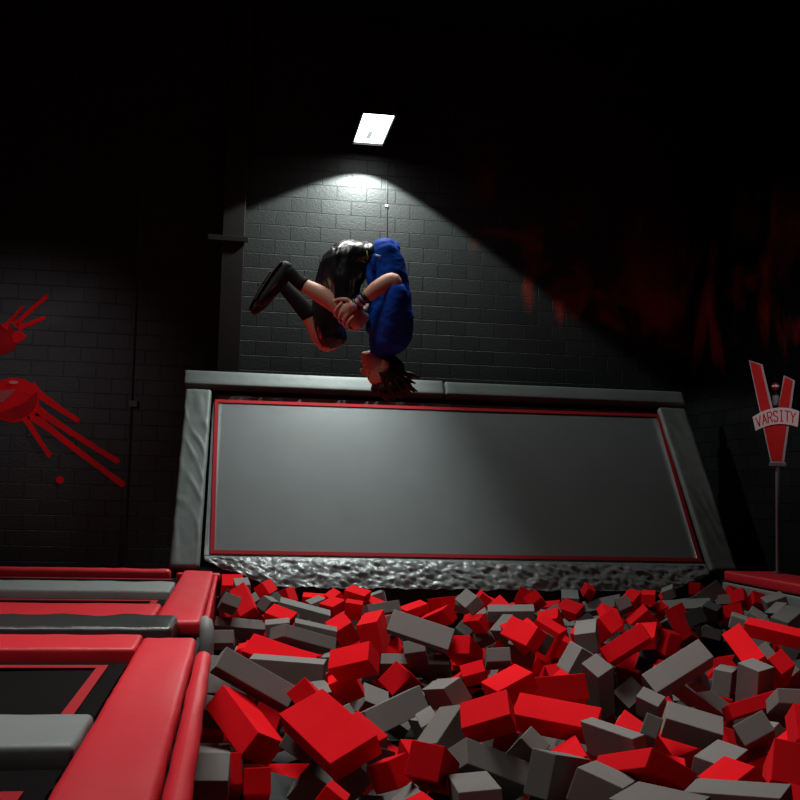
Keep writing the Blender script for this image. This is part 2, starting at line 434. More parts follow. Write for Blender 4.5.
k4506,7647,-1322,110,406,-404,813,183,192,450,44,797,662
g1273,10443,-1369,641,339,620,301,177,155,220,43,354,623
r159,8733,-1367,160,-49,678,716,163,162,220,43,241,645
r3968,8223,-1703,505,-326,690,404,175,159,520,42,727,699
r173,6931,-1627,679,683,265,40,178,170,500,42,237,743
r2232,10600,-1729,258,-615,-491,561,164,197,520,41,453,668
g1529,10533,-1375,116,-72,753,644,196,195,450,38,388,620
g2561,9469,-1720,581,419,671,191,169,167,450,38,492,672
r1814,5284,-1493,724,-82,531,433,173,160,420,36,591,757
g5748,12119,-1443,298,202,839,-408,146,197,113,35,712,623
g4048,10549,-1455,560,189,617,519,167,200,220,34,626,627
r764,7919,-1478,423,221,-608,635,198,170,220,34,327,676
r242,10568,-1358,105,268,906,-312,169,168,108,32,259,617
g3470,10342,-1496,288,467,-400,-734,185,171,300,32,569,630
r1891,6237,-1274,641,-61,686,339,168,192,520,31,570,706
r3689,9911,-1289,27,-178,-692,699,161,150,520,31,622,629
g3780,11044,-1453,370,412,514,655,164,173,500,31,582,620
r122,8445,-1408,329,-281,95,896,198,187,220,30,240,650
r5171,12148,-1200,151,-491,-59,856,131,187,110,29,662,596
g1493,11966,-1316,673,409,459,412,179,191,500,29,383,596
r2493,9249,-1240,68,-215,9,974,148,487,111,28,503,626
r3010,7224,-1478,397,-82,792,457,167,159,420,27,663,699
r4500,11257,-1270,650,448,565,-240,190,152,500,27,637,614
g2857,11033,-1658,556,194,543,599,182,174,450,26,490,645
k2774,6468,-1479,664,-47,633,395,180,171,420,26,681,703
r4137,9690,-1691,290,-490,287,770,187,161,220,25,659,661
g5571,10659,-1361,634,747,150,135,174,198,500,25,752,614
r3238,10619,-1744,80,-218,-762,-604,193,155,500,24,546,662
r2879,9631,-1723,660,518,508,194,165,188,450,24,542,671
r1834,6213,-1711,703,700,12,127,187,170,520,23,526,796
g78,7073,-1306,321,310,522,-727,172,165,220,22,238,690
g1501,7493,-1474,694,580,295,-310,167,155,500,21,429,696
r2823,11084,-1356,818,146,546,106,171,153,450,20,501,614
g4667,8097,-1365,556,-143,725,380,185,182,220,20,798,656
g1667,10912,-1477,612,5,-539,578,160,153,220,20,392,637
k1882,10089,-1462,76,406,-8,-911,164,161,220,19,430,652
r716,9327,-1477,23,-168,-665,-727,184,165,500,19,318,655
k4260,11351,-1470,678,400,395,-474,165,151,300,17,624,617
g4025,9361,-1700,85,-136,-53,986,196,178,300,17,671,697
g2799,11585,-1702,484,249,517,661,195,170,520,17,492,640
k3943,9878,-1375,91,78,679,724,189,175,300,17,631,626
g159,8271,-1693,86,100,754,643,179,166,450,16,256,702
g4492,10570,-1528,351,239,849,-314,144,210,223,16,661,635
r5451,11846,-1447,220,166,929,-249,120,188,110,13,702,624
r3768,10457,-1380,9,-233,515,-825,172,174,450,13,623,620
g1137,9329,-1670,94,-19,-355,930,183,164,500,12,369,682
r3659,7031,-1722,711,619,29,332,187,154,520,12,757,753
g3290,10884,-1338,646,752,125,-27,172,164,220,16,539,611
r355,9028,-1380,426,-160,95,-885,190,158,450,12,264,634
r2981,8658,-1304,386,-492,-314,-714,177,165,220,11,597,652
k1399,5283,-1604,337,-224,-557,-725,178,184,500,11,520,798
g5212,11774,-1279,172,-271,-640,698,163,168,450,11,683,598
g488,10676,-1365,768,606,203,36,164,179,500,11,298,616
r1283,10792,-1701,373,313,411,771,196,180,450,11,357,642
g2997,10450,-1344,226,90,790,563,174,185,520,11,535,617
r186,11327,-1716,592,567,472,-324,176,151,520,10,241,643
k2641,5909,-1341,763,583,228,-161,168,170,300,9,695,708
r3039,11917,-1364,641,623,426,-139,183,155,500,9,492,598
r4321,11037,-1459,515,358,-531,-570,184,170,420,9,625,622
k1513,5328,-1748,338,-248,-547,-725,168,186,500,9,523,798
r117,7373,-1347,394,548,439,593,164,162,220,8,251,698
k952,11022,-1734,521,56,696,491,192,193,500,8,337,646
g2742,11792,-1309,780,588,207,-55,195,162,450,8,466,613
g2674,7789,-1333,496,241,650,522,191,184,220,7,600,654
r468,6040,-1363,556,98,711,420,179,153,220,7,284,731
r2343,10289,-1655,87,136,513,843,172,186,500,7,466,652
g4833,9741,-1723,531,315,602,507,190,186,520,6,706,672
r3359,8054,-1484,544,-23,234,-805,168,164,220,6,654,665
r3182,9890,-1716,471,420,547,550,191,159,450,6,546,664
r2644,10069,-1733,534,656,426,322,163,190,500,6,490,674
r1140,11606,-1400,926,-266,202,-175,158,181,116,5,331,617
g263,9695,-1583,676,148,721,40,187,156,450,5,235,648
g849,7667,-1313,822,562,82,-25,176,177,220,5,361,680
g378,11911,-1340,697,404,586,82,186,152,220,5,262,613
g4705,11295,-1418,739,531,411,-43,185,161,300,4,666,616
r83,7422,-1616,369,76,564,735,199,159,220,4,246,711
g106,8036,-1490,701,274,659,-4,160,178,220,4,254,699
g2777,10541,-1717,507,144,777,343,160,152,450,4,491,647
g2284,5953,-1470,384,-329,-21,-862,162,172,300,4,618,717
g1011,10460,-1448,283,466,-384,745,180,172,220,4,336,644
g731,10703,-1480,761,515,360,-157,184,185,300,4,308,620
r366,11443,-1485,647,724,111,212,191,179,220,4,262,614
g1471,6975,-1450,441,885,140,-49,181,173,300,4,434,712
g2104,9480,-1483,683,341,555,329,192,167,220,4,454,668
r633,9717,-1324,577,455,615,286,178,167,500,3,293,625
r817,7188,-1652,835,511,84,-184,188,174,520,3,355,711
r2825,9074,-1659,230,550,-33,802,168,171,450,3,540,676
g3683,8408,-1481,390,63,663,636,189,174,500,3,671,694
r1602,11136,-1428,358,507,551,558,189,171,220,3,386,615
g5028,9465,-1335,661,513,548,-9,165,177,450,3,771,646
r170,11898,-1649,472,421,554,541,192,188,450,2,234,644
g3935,8614,-1691,637,440,457,-438,176,156,220,2,686,704
r4172,8228,-1543,376,-281,676,568,161,175,300,2,734,692
g2486,6176,-1524,327,-211,699,600,164,179,220,2,654,746
r1139,5444,-1655,599,93,762,230,189,167,220,2,428,792
r2097,11012,-1679,677,695,230,75,172,157,520,2,436,653
g791,8551,-1672,154,-45,597,786,161,170,520,2,326,672
r3636,8702,-1692,111,182,489,846,172,158,220,1,668,696
g1216,11048,-1379,170,-463,14,-870,162,152,300,1,343,611
r1687,9920,-1310,648,639,369,-189,180,154,500,1,402,611
g5747,11039,-1405,842,519,87,115,185,176,220,1,767,617
r642,11189,-1346,775,611,160,-32,177,185,220,1,299,618
g1801,11474,-1481,899,321,289,75,191,197,220,1,391,614
g5340,9183,-1246,300,126,732,599,183,153,220,1,799,628
r1109,10727,-1432,504,362,783,29,196,166,220,1,349,619
k869,11442,-1484,56,347,-642,682,192,182,420,1,303,619
r5349,10337,-1745,568,334,488,572,169,152,420,0,0,0
r75,5145,-1738,742,453,307,-387,168,178,300,0,0,0
r2405,9121,-1690,424,-164,692,561,171,166,220,0,0,0
g2208,7791,-1471,537,791,277,100,167,158,220,0,0,0
r1802,3217,-1516,657,335,581,344,163,193,220,0,0,0
g83,9341,-1618,256,-321,-686,-600,178,190,220,0,0,0
g291,10633,-1684,590,536,430,-424,178,159,220,0,0,0
g1328,11265,-1714,275,-384,570,672,160,173,300,0,0,0
g5703,7800,-1647,779,311,492,234,170,154,220,0,0,0
g3795,6623,-1641,712,-22,603,360,166,184,220,0,0,0
k2224,6523,-1708,576,787,144,166,173,167,220,0,0,0
g2859,10241,-1654,515,670,405,348,189,199,300,0,0,0
g893,5117,-1628,488,-158,-361,-779,176,188,220,0,0,0
g5721,9155,-1660,727,-95,535,421,179,199,220,0,0,0
r84,3408,-1745,338,-202,729,560,198,177,300,0,0,0
r2910,5825,-1744,183,449,529,696,182,193,300,0,0,0
r644,11088,-1566,20,346,827,443,187,169,220,0,0,0
g4557,7018,-1646,17,-330,-568,-754,177,199,220,0,0,0
g1703,4187,-1651,659,-158,603,421,172,173,220,0,0,0
r5723,8766,-1728,679,-34,-89,728,200,187,220,0,0,0
g4602,10241,-1691,717,614,300,134,172,194,220,0,0,0
g1333,4134,-1726,439,213,591,642,196,166,300,0,0,0
g5074,8099,-1735,421,366,-487,672,167,169,220,0,0,0
k2806,8138,-1476,519,820,68,232,180,190,220,0,0,0
g3649,5523,-1468,492,829,-165,208,179,161,300,0,0,0
k538,4207,-1499,751,479,401,-212,191,169,220,0,0,0
g1039,8691,-1445,112,206,750,619,167,199,300,0,0,0
r2176,9774,-1497,598,777,78,177,160,164,220,0,0,0
r429,9426,-1482,658,-4,595,462,184,161,420,0,0,0
g4648,11696,-1376,616,726,70,298,176,183,220,0,0,0
g564,4670,-1494,777,371,488,144,186,164,300,0,0,0
g5635,9888,-1488,577,234,593,511,198,165,300,0,0,0
r2628,5349,-1490,307,603,561,477,160,174,300,0,0,0
g3220,11068,-1488,602,81,513,607,170,175,220,0,0,0
r1288,6357,-1480,391,-64,525,754,161,157,220,0,0,0
g1303,4414,-1435,157,605,-58,-778,165,194,220,0,0,0
g4860,8051,-1493,502,-313,649,478,193,154,300,0,0,0
g613,10280,-1435,602,772,199,-40,160,184,220,0,0,0
k3547,9909,-1497,601,542,515,283,163,156,300,0,0,0
g5333,9191,-1466,595,215,637,441,168,183,220,0,0,0
g4639,5328,-1491,581,417,678,171,193,150,300,0,0,0
g1859,4849,-1490,471,-129,672,557,185,167,500,0,0,0
r2578,7605,-1492,875,422,216,95,182,151,220,0,0,0
r574,7142,-1480,214,-158,-619,-739,161,190,220,0,0,0
g4310,5421,-1498,627,499,505,323,167,186,220,0,0,0
r2211,5386,-1499,523,403,521,541,167,173,220,0,0,0
g185,4308,-1498,743,-113,635,180,182,164,220,0,0,0
g976,4325,-1489,824,439,223,-279,196,184,220,0,0,0
g534,8382,-1426,261,841,287,378,170,186,220,0,0,0
r1941,4379,-1451,588,663,375,271,194,189,300,0,0,0
g3406,11448,-1458,593,614,517,-70,173,160,300,0,0,0
k854,3262,-1264,90,683,-265,675,195,166,300,0,0,0
r3482,4028,-1380,247,191,394,864,186,196,300,0,0,0
r5758,6595,-1313,290,121,-545,777,163,160,300,0,0,0
r583,3948,-1329,270,104,570,-769,160,151,220,0,0,0
k5619,7804,-1344,436,133,-22,890,185,167,220,0,0,0
r1522,6272,-1360,445,3,730,519,195,183,300,0,0,0
r634,9982,-1365,619,479,610,123,161,193,220,0,0,0
g4134,6571,-1376,332,163,868,333,183,156,220,0,0,0
k4249,5635,-1246,768,340,307,448,175,178,220,0,0,0
g4860,9291,-1484,448,847,234,161,189,159,220,0,0,0
g2239,5108,-1467,500,628,406,438,199,167,220,0,0,0
r4308,10781,-1487,415,722,300,465,176,188,220,0,0,0
g3014,4194,-1485,687,578,220,382,171,170,300,0,0,0
r5506,6370,-1493,209,550,-284,-757,162,169,220,0,0,0
r2221,6226,-1499,55,145,688,709,174,162,220,0,0,0
r4335,7309,-1488,722,505,464,93,185,173,220,0,0,0
r4006,8746,-1425,622,121,614,470,161,168,220,0,0,0
r3461,9485,-1413,801,454,387,48,173,159,220,0,0,0
r3983,5558,-1486,395,151,722,548,171,185,220,0,0,0
g4387,5876,-1489,504,264,254,782,180,194,220,0,0,0
g2111,4117,-1478,525,-37,769,363,192,187,300,0,0,0
g1932,10592,-1487,181,293,-642,684,198,180,300,0,0,0
r261,3721,-1483,317,734,410,438,191,175,220,0,0,0
r2028,7477,-1458,529,-48,753,389,163,172,300,0,0,0
r853,3443,-1489,101,22,662,743,194,171,220,0,0,0
g5350,10370,-1402,506,372,673,391,179,172,300,0,0,0
r258,3355,-1492,484,435,571,501,189,189,220,0,0,0
r4308,5058,-1476,124,-672,-222,-696,188,198,420,0,0,0
r1683,4053,-1370,614,404,285,615,199,157,220,0,0,0
g4789,6961,-1350,319,-605,-514,-517,200,154,220,0,0,0
r3994,5470,-1210,488,459,724,-164,176,180,220,0,0,0
g464,5734,-1283,472,643,570,199,183,175,220,0,0,0
r2255,3242,-1310,112,38,720,684,165,195,300,0,0,0
k3179,3712,-1217,174,-192,860,439,162,153,220,0,0,0
k5259,10000,-1361,397,165,821,375,188,180,450,0,0,0
r5307,6164,-1231,536,239,-151,-795,163,186,220,0,0,0
r5199,7312,-1334,629,737,243,-35,197,196,300,0,0,0
r2836,10589,-1378,211,33,777,592,171,165,450,0,0,0
g3529,7929,-1327,279,135,719,622,175,160,450,0,0,0
r1305,3256,-1300,110,349,664,652,178,193,450,0,0,0
r2920,6267,-1489,270,462,80,841,179,192,220,0,0,0
g3251,3789,-1457,721,581,365,101,168,168,220,0,0,0
g611,8884,-1479,521,270,704,-399,179,162,220,0,0,0
r3638,12014,-1497,465,487,507,-538,166,198,220,0,0,0
r4087,7816,-1424,300,-596,-188,-720,182,173,220,0,0,0
r3706,4737,-1479,649,-91,-490,-575,195,154,220,0,0,0
g5148,9707,-1473,93,362,719,586,199,188,220,0,0,0
r1472,3692,-1408,206,465,298,-808,199,156,300,0,0,0
k4708,5758,-1489,227,362,502,752,173,162,300,0,0,0
g5720,8948,-1497,724,640,28,257,180,196,220,0,0,0
r5268,8154,-1483,640,672,296,225,187,197,300,0,0,0
g1712,11770,-1491,491,-257,-540,633,165,183,220,0,0,0
g562,6859,-1480,797,600,37,68,191,155,220,0,0,0
g4450,8666,-1493,361,239,720,542,178,151,500,0,0,0
g2248,6835,-1463,618,646,325,-308,184,160,420,0,0,0
g3981,11566,-1496,555,319,659,395,180,152,300,0,0,0
k811,4002,-1496,129,-180,219,-950,163,176,300,0,0,0
g4865,5765,-1722,768,353,479,-237,193,180,450,0,0,0
g657,4703,-1749,3,64,570,819,168,154,500,0,0,0
g5113,7623,-1740,720,202,661,-65,167,198,520,0,0,0
g4404,5068,-1742,765,637,80,43,198,187,450,0,0,0
g4118,11017,-1680,186,524,415,-720,171,186,500,0,0,0
g2504,6525,-1749,559,651,472,-205,170,185,500,0,0,0
r4277,7936,-1726,511,276,433,-689,169,186,520,0,0,0
r875,11795,-1735,763,392,511,61,181,186,500,0,0,0
g3866,11676,-1639,630,-246,729,-109,173,162,450,0,0,0
k3655,6379,-1646,570,619,507,185,179,191,500,0,0,0
r5590,10604,-1727,589,157,790,68,196,174,520,0,0,0
g1844,10935,-1682,559,812,158,-58,163,183,450,0,0,0
r3734,11202,-1722,670,446,528,273,197,164,520,0,0,0
r2985,4693,-1731,304,175,790,503,192,185,520,0,0,0
r454,3567,-1714,228,-205,593,745,199,190,520,0,0,0
g662,10124,-1692,17,182,807,562,189,159,500,0,0,0
r5372,6689,-1652,596,-110,659,446,171,167,500,0,0,0
r5313,9345,-1705,694,634,302,158,188,169,520,0,0,0
k3137,4736,-1473,9,694,-311,649,162,179,220,0,0,0
g4027,5968,-1495,758,542,363,-22,184,163,300,0,0,0
r5476,7522,-1473,18,-74,-704,-706,194,155,220,0,0,0
g1204,3785,-1701,479,-268,289,-784,190,192,520,0,0,0
g1716,3865,-1610,0,651,-165,-741,180,170,520,0,0,0
g838,9209,-1737,468,-223,689,506,171,150,500,0,0,0
g1223,4757,-1581,384,-179,778,464,200,180,450,0,0,0
g2621,4661,-1587,153,337,687,625,174,160,500,0,0,0
r1387,5933,-1660,140,1,521,842,169,166,500,0,0,0
g3959,5854,-1745,63,685,-170,-705,175,187,520,0,0,0
k480,11112,-1738,375,-226,726,530,168,199,520,0,0,0
k3507,4859,-1741,644,602,458,114,180,153,520,0,0,0
g4887,6532,-1695,360,-197,549,728,164,199,500,0,0,0
r3818,4512,-1590,597,-108,768,205,169,181,450,0,0,0
r4179,6787,-1741,643,309,701,-12,194,196,520,0,0,0
g1410,4439,-1717,418,195,509,726,171,176,520,0,0,0
g1582,3319,-1672,219,6,681,699,191,174,450,0,0,0
g4565,11693,-1659,476,-407,424,654,166,194,500,0,0,0
k3949,5320,-1701,629,488,606,-2,170,170,450,0,0,0
r2569,3262,-1615,587,521,602,150,164,170,500,0,0,0
g1475,6493,-1720,33,-299,-626,-720,167,176,450,0,0,0
k5212,6178,-1612,418,502,672,349,185,175,500,0,0,0
r3191,11914,-1718,484,507,-8,713,176,160,500,0,0,0
g2078,4472,-1697,634,423,567,311,186,186,520,0,0,0
r2503,8769,-1747,556,634,500,197,164,184,520,0,0,0
r5187,9026,-1628,702,375,603,62,179,170,520,0,0,0
r4276,6271,-1716,701,227,668,107,197,167,520,0,0,0
r2124,5715,-1724,877,460,125,-58,166,184,520,0,0,0
g1090,9864,-1683,488,-135,760,407,166,162,450,0,0,0
g2162,9509,-1727,360,-49,719,592,187,167,450,0,0,0
r4591,8327,-1724,375,-163,614,675,180,193,450,0,0,0
r2851,4572,-1288,86,626,540,-556,199,179,500,0,0,0
g3625,4288,-1352,767,345,534,-85,175,170,520,0,0,0
r5149,5924,-1233,674,354,559,330,163,176,450,0,0,0
r3814,6326,-1321,386,15,531,754,168,177,520,0,0,0
g5627,8375,-1352,546,-273,388,691,199,172,450,0,0,0
g4689,6060,-1366,163,-255,798,522,180,153,500,0,0,0
g1614,3385,-1376,561,-418,494,516,167,155,450,0,0,0
g3543,5032,-1292,775,145,614,-30,182,178,450,0,0,0
r3484,4670,-1306,670,403,621,53,185,162,450,0,0,0
r2234,3765,-1379,384,86,-502,771,183,151,520,0,0,0
g1905,7005,-1362,226,-39,817,529,182,161,500,0,0,0
r4337,5208,-1200,369,-364,614,595,186,189,520,0,0,0
g5751,7239,-1369,98,-49,752,650,192,154,500,0,0,0
g5195,7818,-1356,669,406,474,-404,184,164,500,0,0,0
k4989,7694,-1330,147,6,-28,-989,163,187,520,0,0,0
r3569,5844,-1298,826,543,92,120,187,167,500,0,0,0
r5245,6933,-1340,344,480,668,453,195,179,520,0,0,0
g4227,6245,-1377,667,391,575,268,193,153,500,0,0,0
k2588,3334,-1370,632,39,-500,591,172,199,520,0,0,0
g2972,3552,-1365,18,-5,91,-996,172,167,520,0,0,0
k872,10036,-1544,542,324,-537,559,176,154,520,0,0,0
r1580,11428,-1722,196,156,640,-726,184,197,450,0,0,0
r3219,9279,-1697,360,-48,397,843,183,179,500,0,0,0
g4543,7592,-1650,645,-42,756,104,190,179,450,0,0,0
r3156,5286,-1725,398,-108,746,523,198,163,450,0,0,0
r3236,6992,-1689,567,794,170,-137,162,157,450,0,0,0
g2361,11088,-1748,531,764,353,98,184,180,500,0,0,0
k4690,9032,-1605,664,172,651,-326,169,187,450,0,0,0
g1787,4897,-1693,549,30,812,198,200,173,520,0,0,0
r5177,11825,-1639,95,229,795,554,188,200,450,0,0,0
g2311,3637,-1588,406,222,672,579,168,151,520,0,0,0
r676,7986,-1702,251,-195,746,585,167,187,500,0,0,0
g284,4442,-1726,497,813,243,181,189,194,520,0,0,0
g2282,4717,-1666,455,462,760,-37,178,194,450,0,0,0
g5369,9922,-1733,590,637,386,312,179,173,500,0,0,0
r498,10478,-1675,395,282,664,568,180,182,500,0,0,0
g3335,11080,-1742,643,591,128,471,184,160,500,0,0,0
r952,3336,-1685,834,110,540,28,170,172,450,0,0,0
r5388,8598,-1639,480,-257,408,-733,192,171,520,0,0,0
g2559,5219,-1738,57,325,471,-819,165,200,520,0,0,0
r4872,7199,-1690,781,430,424,-156,196,157,520,0,0,0
r3389,4487,-1694,208,-370,454,783,178,175,450,0,0,0
g3621,5124,-1676,286,-165,-308,892,189,164,500,0,0,0
g259,10035,-1706,647,-36,490,-584,180,156,450,0,0,0
g3401,7937,-1746,18,200,788,582,200,160,500,0,0,0
g1346,11748,-1705,389,-490,700,344,190,157,500,0,0,0
r3423,7389,-1743,58,653,29,-754,168,199,450,0,0,0
g3674,10539,-1694,747,243,550,284,169,168,500,0,0,0
r2633,7868,-1594,281,568,59,771,167,153,450,0,0,0
g4930,11805,-1736,519,691,503,-21,163,175,500,0,0,0
g2406,11826,-1734,438,-295,693,490,181,193,500,0,0,0
r3380,6019,-1722,552,51,641,531,176,195,520,0,0,0
g5213,8408,-1749,471,769,310,302,165,185,520,0,0,0
r1455,3628,-1743,55,403,696,591,183,180,520,0,0,0
r1873,11902,-1617,635,258,651,-326,182,169,520,0,0,0
k5606,7264,-1736,413,333,-422,735,169,173,500,0,0,0
r2257,3932,-1712,126,238,688,673,173,199,450,0,0,0
k2019,3287,-1658,685,577,443,47,188,172,520,0,0,0
r5645,8134,-1648,610,172,594,496,186,166,450,0,0,0
r4142,7161,-1726,639,332,506,474,177,181,450,0,0,0
g2625,5931,-1689,291,-303,759,498,181,171,520,0,0,0
k2792,4005,-1672,736,521,408,144,191,194,500,0,0,0
r1971,3546,-1344,670,690,274,7,166,174,520,0,0,0
r3036,5066,-1356,32,-154,-857,-491,198,172,500,0,0,0
g5247,6521,-1312,61,-25,-697,-714,198,191,450,0,0,0
r3950,4641,-1345,762,606,184,-132,185,195,450,0,0,0
r1914,6554,-1303,330,382,672,542,178,194,450,0,0,0
r192,3905,-1321,168,-548,-180,799,190,163,450,0,0,0
r4925,7253,-1328,786,531,40,314,184,170,520,0,0,0
g1223,3952,-1366,173,-167,781,576,182,196,520,0,0,0
r988,3636,-1264,702,635,324,-12,184,189,520,0,0,0
g582,3394,-1342,273,492,488,-668,197,187,500,0,0,0
g4798,7903,-1231,138,-352,-574,726,194,176,500,0,0,0
k2586,4156,-1373,557,216,420,-683,193,168,520,0,0,0
r3915,5795,-1319,354,514,-21,781,173,155,450,0,0,0
r4354,7071,-1297,624,302,688,214,195,179,450,0,0,0
g3094,4001,-1222,561,515,402,508,188,177,500,0,0,0
g5480,8157,-1265,657,693,296,3,171,155,500,0,0,0
k4396,6844,-1370,632,276,700,184,181,170,520,0,0,0
r5574,8894,-1251,697,290,587,-293,198,151,450,0,0,0
g5544,7389,-1262,20,197,653,731,173,180,500,0,0,0
g4989,6357,-1347,774,629,47,58,185,167,520,0,0,0
k150,3438,-1278,246,211,674,663,192,163,450,0,0,0
r4278,6017,-1255,736,240,611,164,165,153,500,0,0,0
g3914,5133,-1294,604,613,218,459,197,195,500,0,0,0
g5505,6619,-1253,722,644,211,-141,180,180,500,0,0,0
k4706,5562,-1323,511,-417,-517,546,176,189,520,0,0,0
r5588,9374,-1345,776,627,55,-41,161,197,450,0,0,0
g5265,8550,-1336,134,415,511,741,170,154,520,0,0,0
r4802,11938,-1376,600,740,269,143,193,150,450,0,0,0
r3161,4343,-1372,742,373,522,-195,181,179,500,0,0,0
r4645,6655,-1257,601,-1,598,531,175,167,450,0,0,0
k2655,3714,-1341,609,60,715,340,191,197,500,0,0,0
g2542,8381,-1660,438,-348,597,575,187,174,300,0,0,0
g894,3816,-1626,637,-23,429,-640,167,199,300,0,0,0
g2948,11342,-1724,470,-99,531,698,163,163,220,0,0,0
g5326,7847,-1681,751,228,618,48,172,194,220,0,0,0
r4484,6540,-1570,437,-396,86,803,162,190,220,0,0,0
g3980,4968,-1737,288,84,787,538,185,197,220,0,0,0
r989,7916,-1720,285,-627,-250,681,179,192,220,0,0,0
g3571,4145,-1750,613,79,642,454,191,175,500,0,0,0
r3078,6423,-1725,523,-99,551,643,179,186,520,0,0,0
r122,4060,-1680,49,32,-199,978,161,198,520,0,0,0
r1733,7349,-1664,278,109,698,651,188,171,520,0,0,0
r5611,9650,-1664,518,-226,790,239,196,154,450,0,0,0
k3081,4315,-1666,134,-59,665,732,163,166,520,0,0,0
g917,4592,-1730,226,16,621,750,177,154,500,0,0,0
g1791,5285,-1748,577,664,395,-263,176,166,450,0,0,0
r4130,11931,-1689,3,-44,81,-996,171,158,450,0,0,0
g2724,3546,-1725,504,418,646,391,172,158,450,0,0,0
g5339,7066,-1669,487,-38,500,715,192,187,520,0,0,0
g4753,11179,-1740,270,110,655,697,174,198,450,0,0,0
g2815,6730,-1675,599,513,591,-171,170,151,450,0,0,0
g160,8949,-1742,204,313,708,599,185,155,450,0,0,0
r598,11644,-1560,339,-57,446,826,196,160,500,0,0,0
"""
# ------------------------------------------------------------------ the hall
WALL_Y, WALL_X, LEFT_X, CEIL = 15.3, 6.83, -6.5, 9.0
struct('wall_back', box((LEFT_X, WALL_Y, 0), (WALL_X+.2, WALL_Y+.2, CEIL)), M_back)
struct('wall_right', box((WALL_X, -3, 0), (WALL_X+.2, WALL_Y, CEIL)), M_side)
struct('wall_left', box((LEFT_X-.2, -3, 0), (LEFT_X, WALL_Y+.2, CEIL)), M_black)
struct('wall_front', box((LEFT_X, -3.2, 0), (WALL_X+.2, -3, CEIL)), M_black)
struct('ceiling', box((LEFT_X, -3, CEIL), (WALL_X, WALL_Y, CEIL+.2)), M_black)
struct('floor', box((LEFT_X, -3, -.1), (WALL_X, WALL_Y, 0)), M_floor)

col = thing('steel_column', 'dark square steel column against the block wall, rising behind the slanted trampoline', 'column', (-.18, 15.2, 0))
def kid(name, bm, material, parent, smooth=False):
    """part built in world coordinates under a thing placed at its base"""
    o = obj(name, bm, material, None, smooth); o.parent = parent
    o.matrix_parent_inverse = Matrix.Translation(parent.location).inverted(); return o
kid('shaft', box((-.335, 15.02, 0), (-.02, 15.29, CEIL-.01), bev=.008), M_steel, col)
cl = kid('bracket', box((-.54, 14.985, 5.47), (.04, 15.03, 5.55), bev=.006), M_steel, col)
bm = bmesh.new()
for x in (-.47, -.03): add_tube(bm, [(x, 14.95, 5.51), (x, 15.0, 5.51)], .022, 8)
b_ = kid('bolt', bm, M_steel, col); b_.parent = cl; b_.matrix_parent_inverse = Matrix.Translation(col.location).inverted()
M_cond = mat('grey_conduit', (.05, .055, .055), .5, .4)
cd = thing('electrical_conduit', 'thin vertical conduit with a small box on the black wall beside the red paint splashes', 'conduit', (-1.52, 15.27, 1.0))
kid('pipe', tube([(-1.49, 15.275, 0.0), (-1.505, 15.275, 1.0), (-1.53, 15.275, 6.6)], .014, 8), M_steel, cd)
kid('junction_box', box((-1.545, 15.24, 3.06), (-1.43, 15.29, 3.15), bev=.006), M_cond, cd)
cb = thing('lamp_cord', 'thin dark cable running straight down the lit blocks below the lamp', 'cable', (2.07, 15.28, 4.6))
kid('cable', tube([(2.055, 15.287, 7.6), (2.06, 15.287, 6.6), (2.09, 15.287, 5.3), (2.09, 15.287, 3.6)], .009, 8), M_steel, cb)
kid('clip', box((2.04, 15.275, 6.20), (2.085, 15.295, 6.235), bev=.003), mat('clip_metal', (.45, .45, .43), .35, .5, .6), cb)

# ------------------------------------------------------------------ lamp
LZ = EYE+5.0
lamp = thing('ceiling_light', 'bright white rectangular lamp hanging high in front of the dark block wall', 'lamp', (1.706, 14.27, LZ))
bm = bmesh.new()
x0, x1, y0, y1 = 1.495, 1.917, 13.63, 14.905
for lo, hi in (((x0-.02, y0-.02, LZ+.05), (x1+.02, y1+.02, LZ+.13)), ((x0-.02, y0-.02, LZ), (x0, y1+.02, LZ+.05)), ((x1, y0-.02, LZ), (x1+.02, y1+.02, LZ+.05)),
               ((x0, y0-.02, LZ), (x1, y0, LZ+.05)), ((x0, y1, LZ), (x1, y1+.02, LZ+.05))): add_box(bm, lo, hi)
kid('housing', bm, M_steel, lamp)
M_lamp = mat('lamp_panel', (.9, .9, .9), .4, emit=((.93, 1, .97), 6.0))
M_tube = mat('lamp_core', (.9, .9, .9), .4, emit=((.95, 1, .97), 14.0))
M_refl = mat('lamp_reflector', (.5, .55, .53), .3, .5, .3, emit=((.85, 1, .95), .6))
kid('diffuser', box((x0, y0, LZ+.032), (x1, y1, LZ+.049)), M_lamp, lamp)
kid('crossbar', box((1.60, 14.31, LZ+.024), (1.75, 14.35, LZ+.031)), M_refl, lamp)
kid('reflector_strip', box((1.655, 14.40, LZ+.026), (1.72, 14.72, LZ+.031)), M_refl, lamp)
bm = bmesh.new()
for yy in (13.8, 14.7): add_tube(bm, [(1.706, yy, LZ+.13), (1.706, yy, CEIL-.005)], .006, 6)
kid('hanger', bm, M_steel, lamp)

def light(name, kind, loc, energy, color, target=None, **k):
    d = bpy.data.lights.new(name, kind); d.energy = energy; d.color = color
    for a, b in k.items(): setattr(d, a, b)
    o = bpy.data.objects.new(name, d); COL.objects.link(o); o.location = loc
    if target is not None: o.rotation_euler = (Vector(target)-Vector(loc)).to_track_quat('-Z', 'Y').to_euler()
    return o
sp = light('lamp_beam', 'SPOT', (1.72, 14.72, LZ-.01), 690, (.90, 1, .95), (1.56, 14.72, LZ-3), spot_size=R(120), spot_blend=.10, shadow_soft_size=.05)
sp2 = light('lamp_throw', 'SPOT', (1.706, 13.9, LZ-.01), 1700, (.90, 1, .97), (.8, 13.0, 2.4), spot_size=R(66), spot_blend=.9, shadow_soft_size=.15)
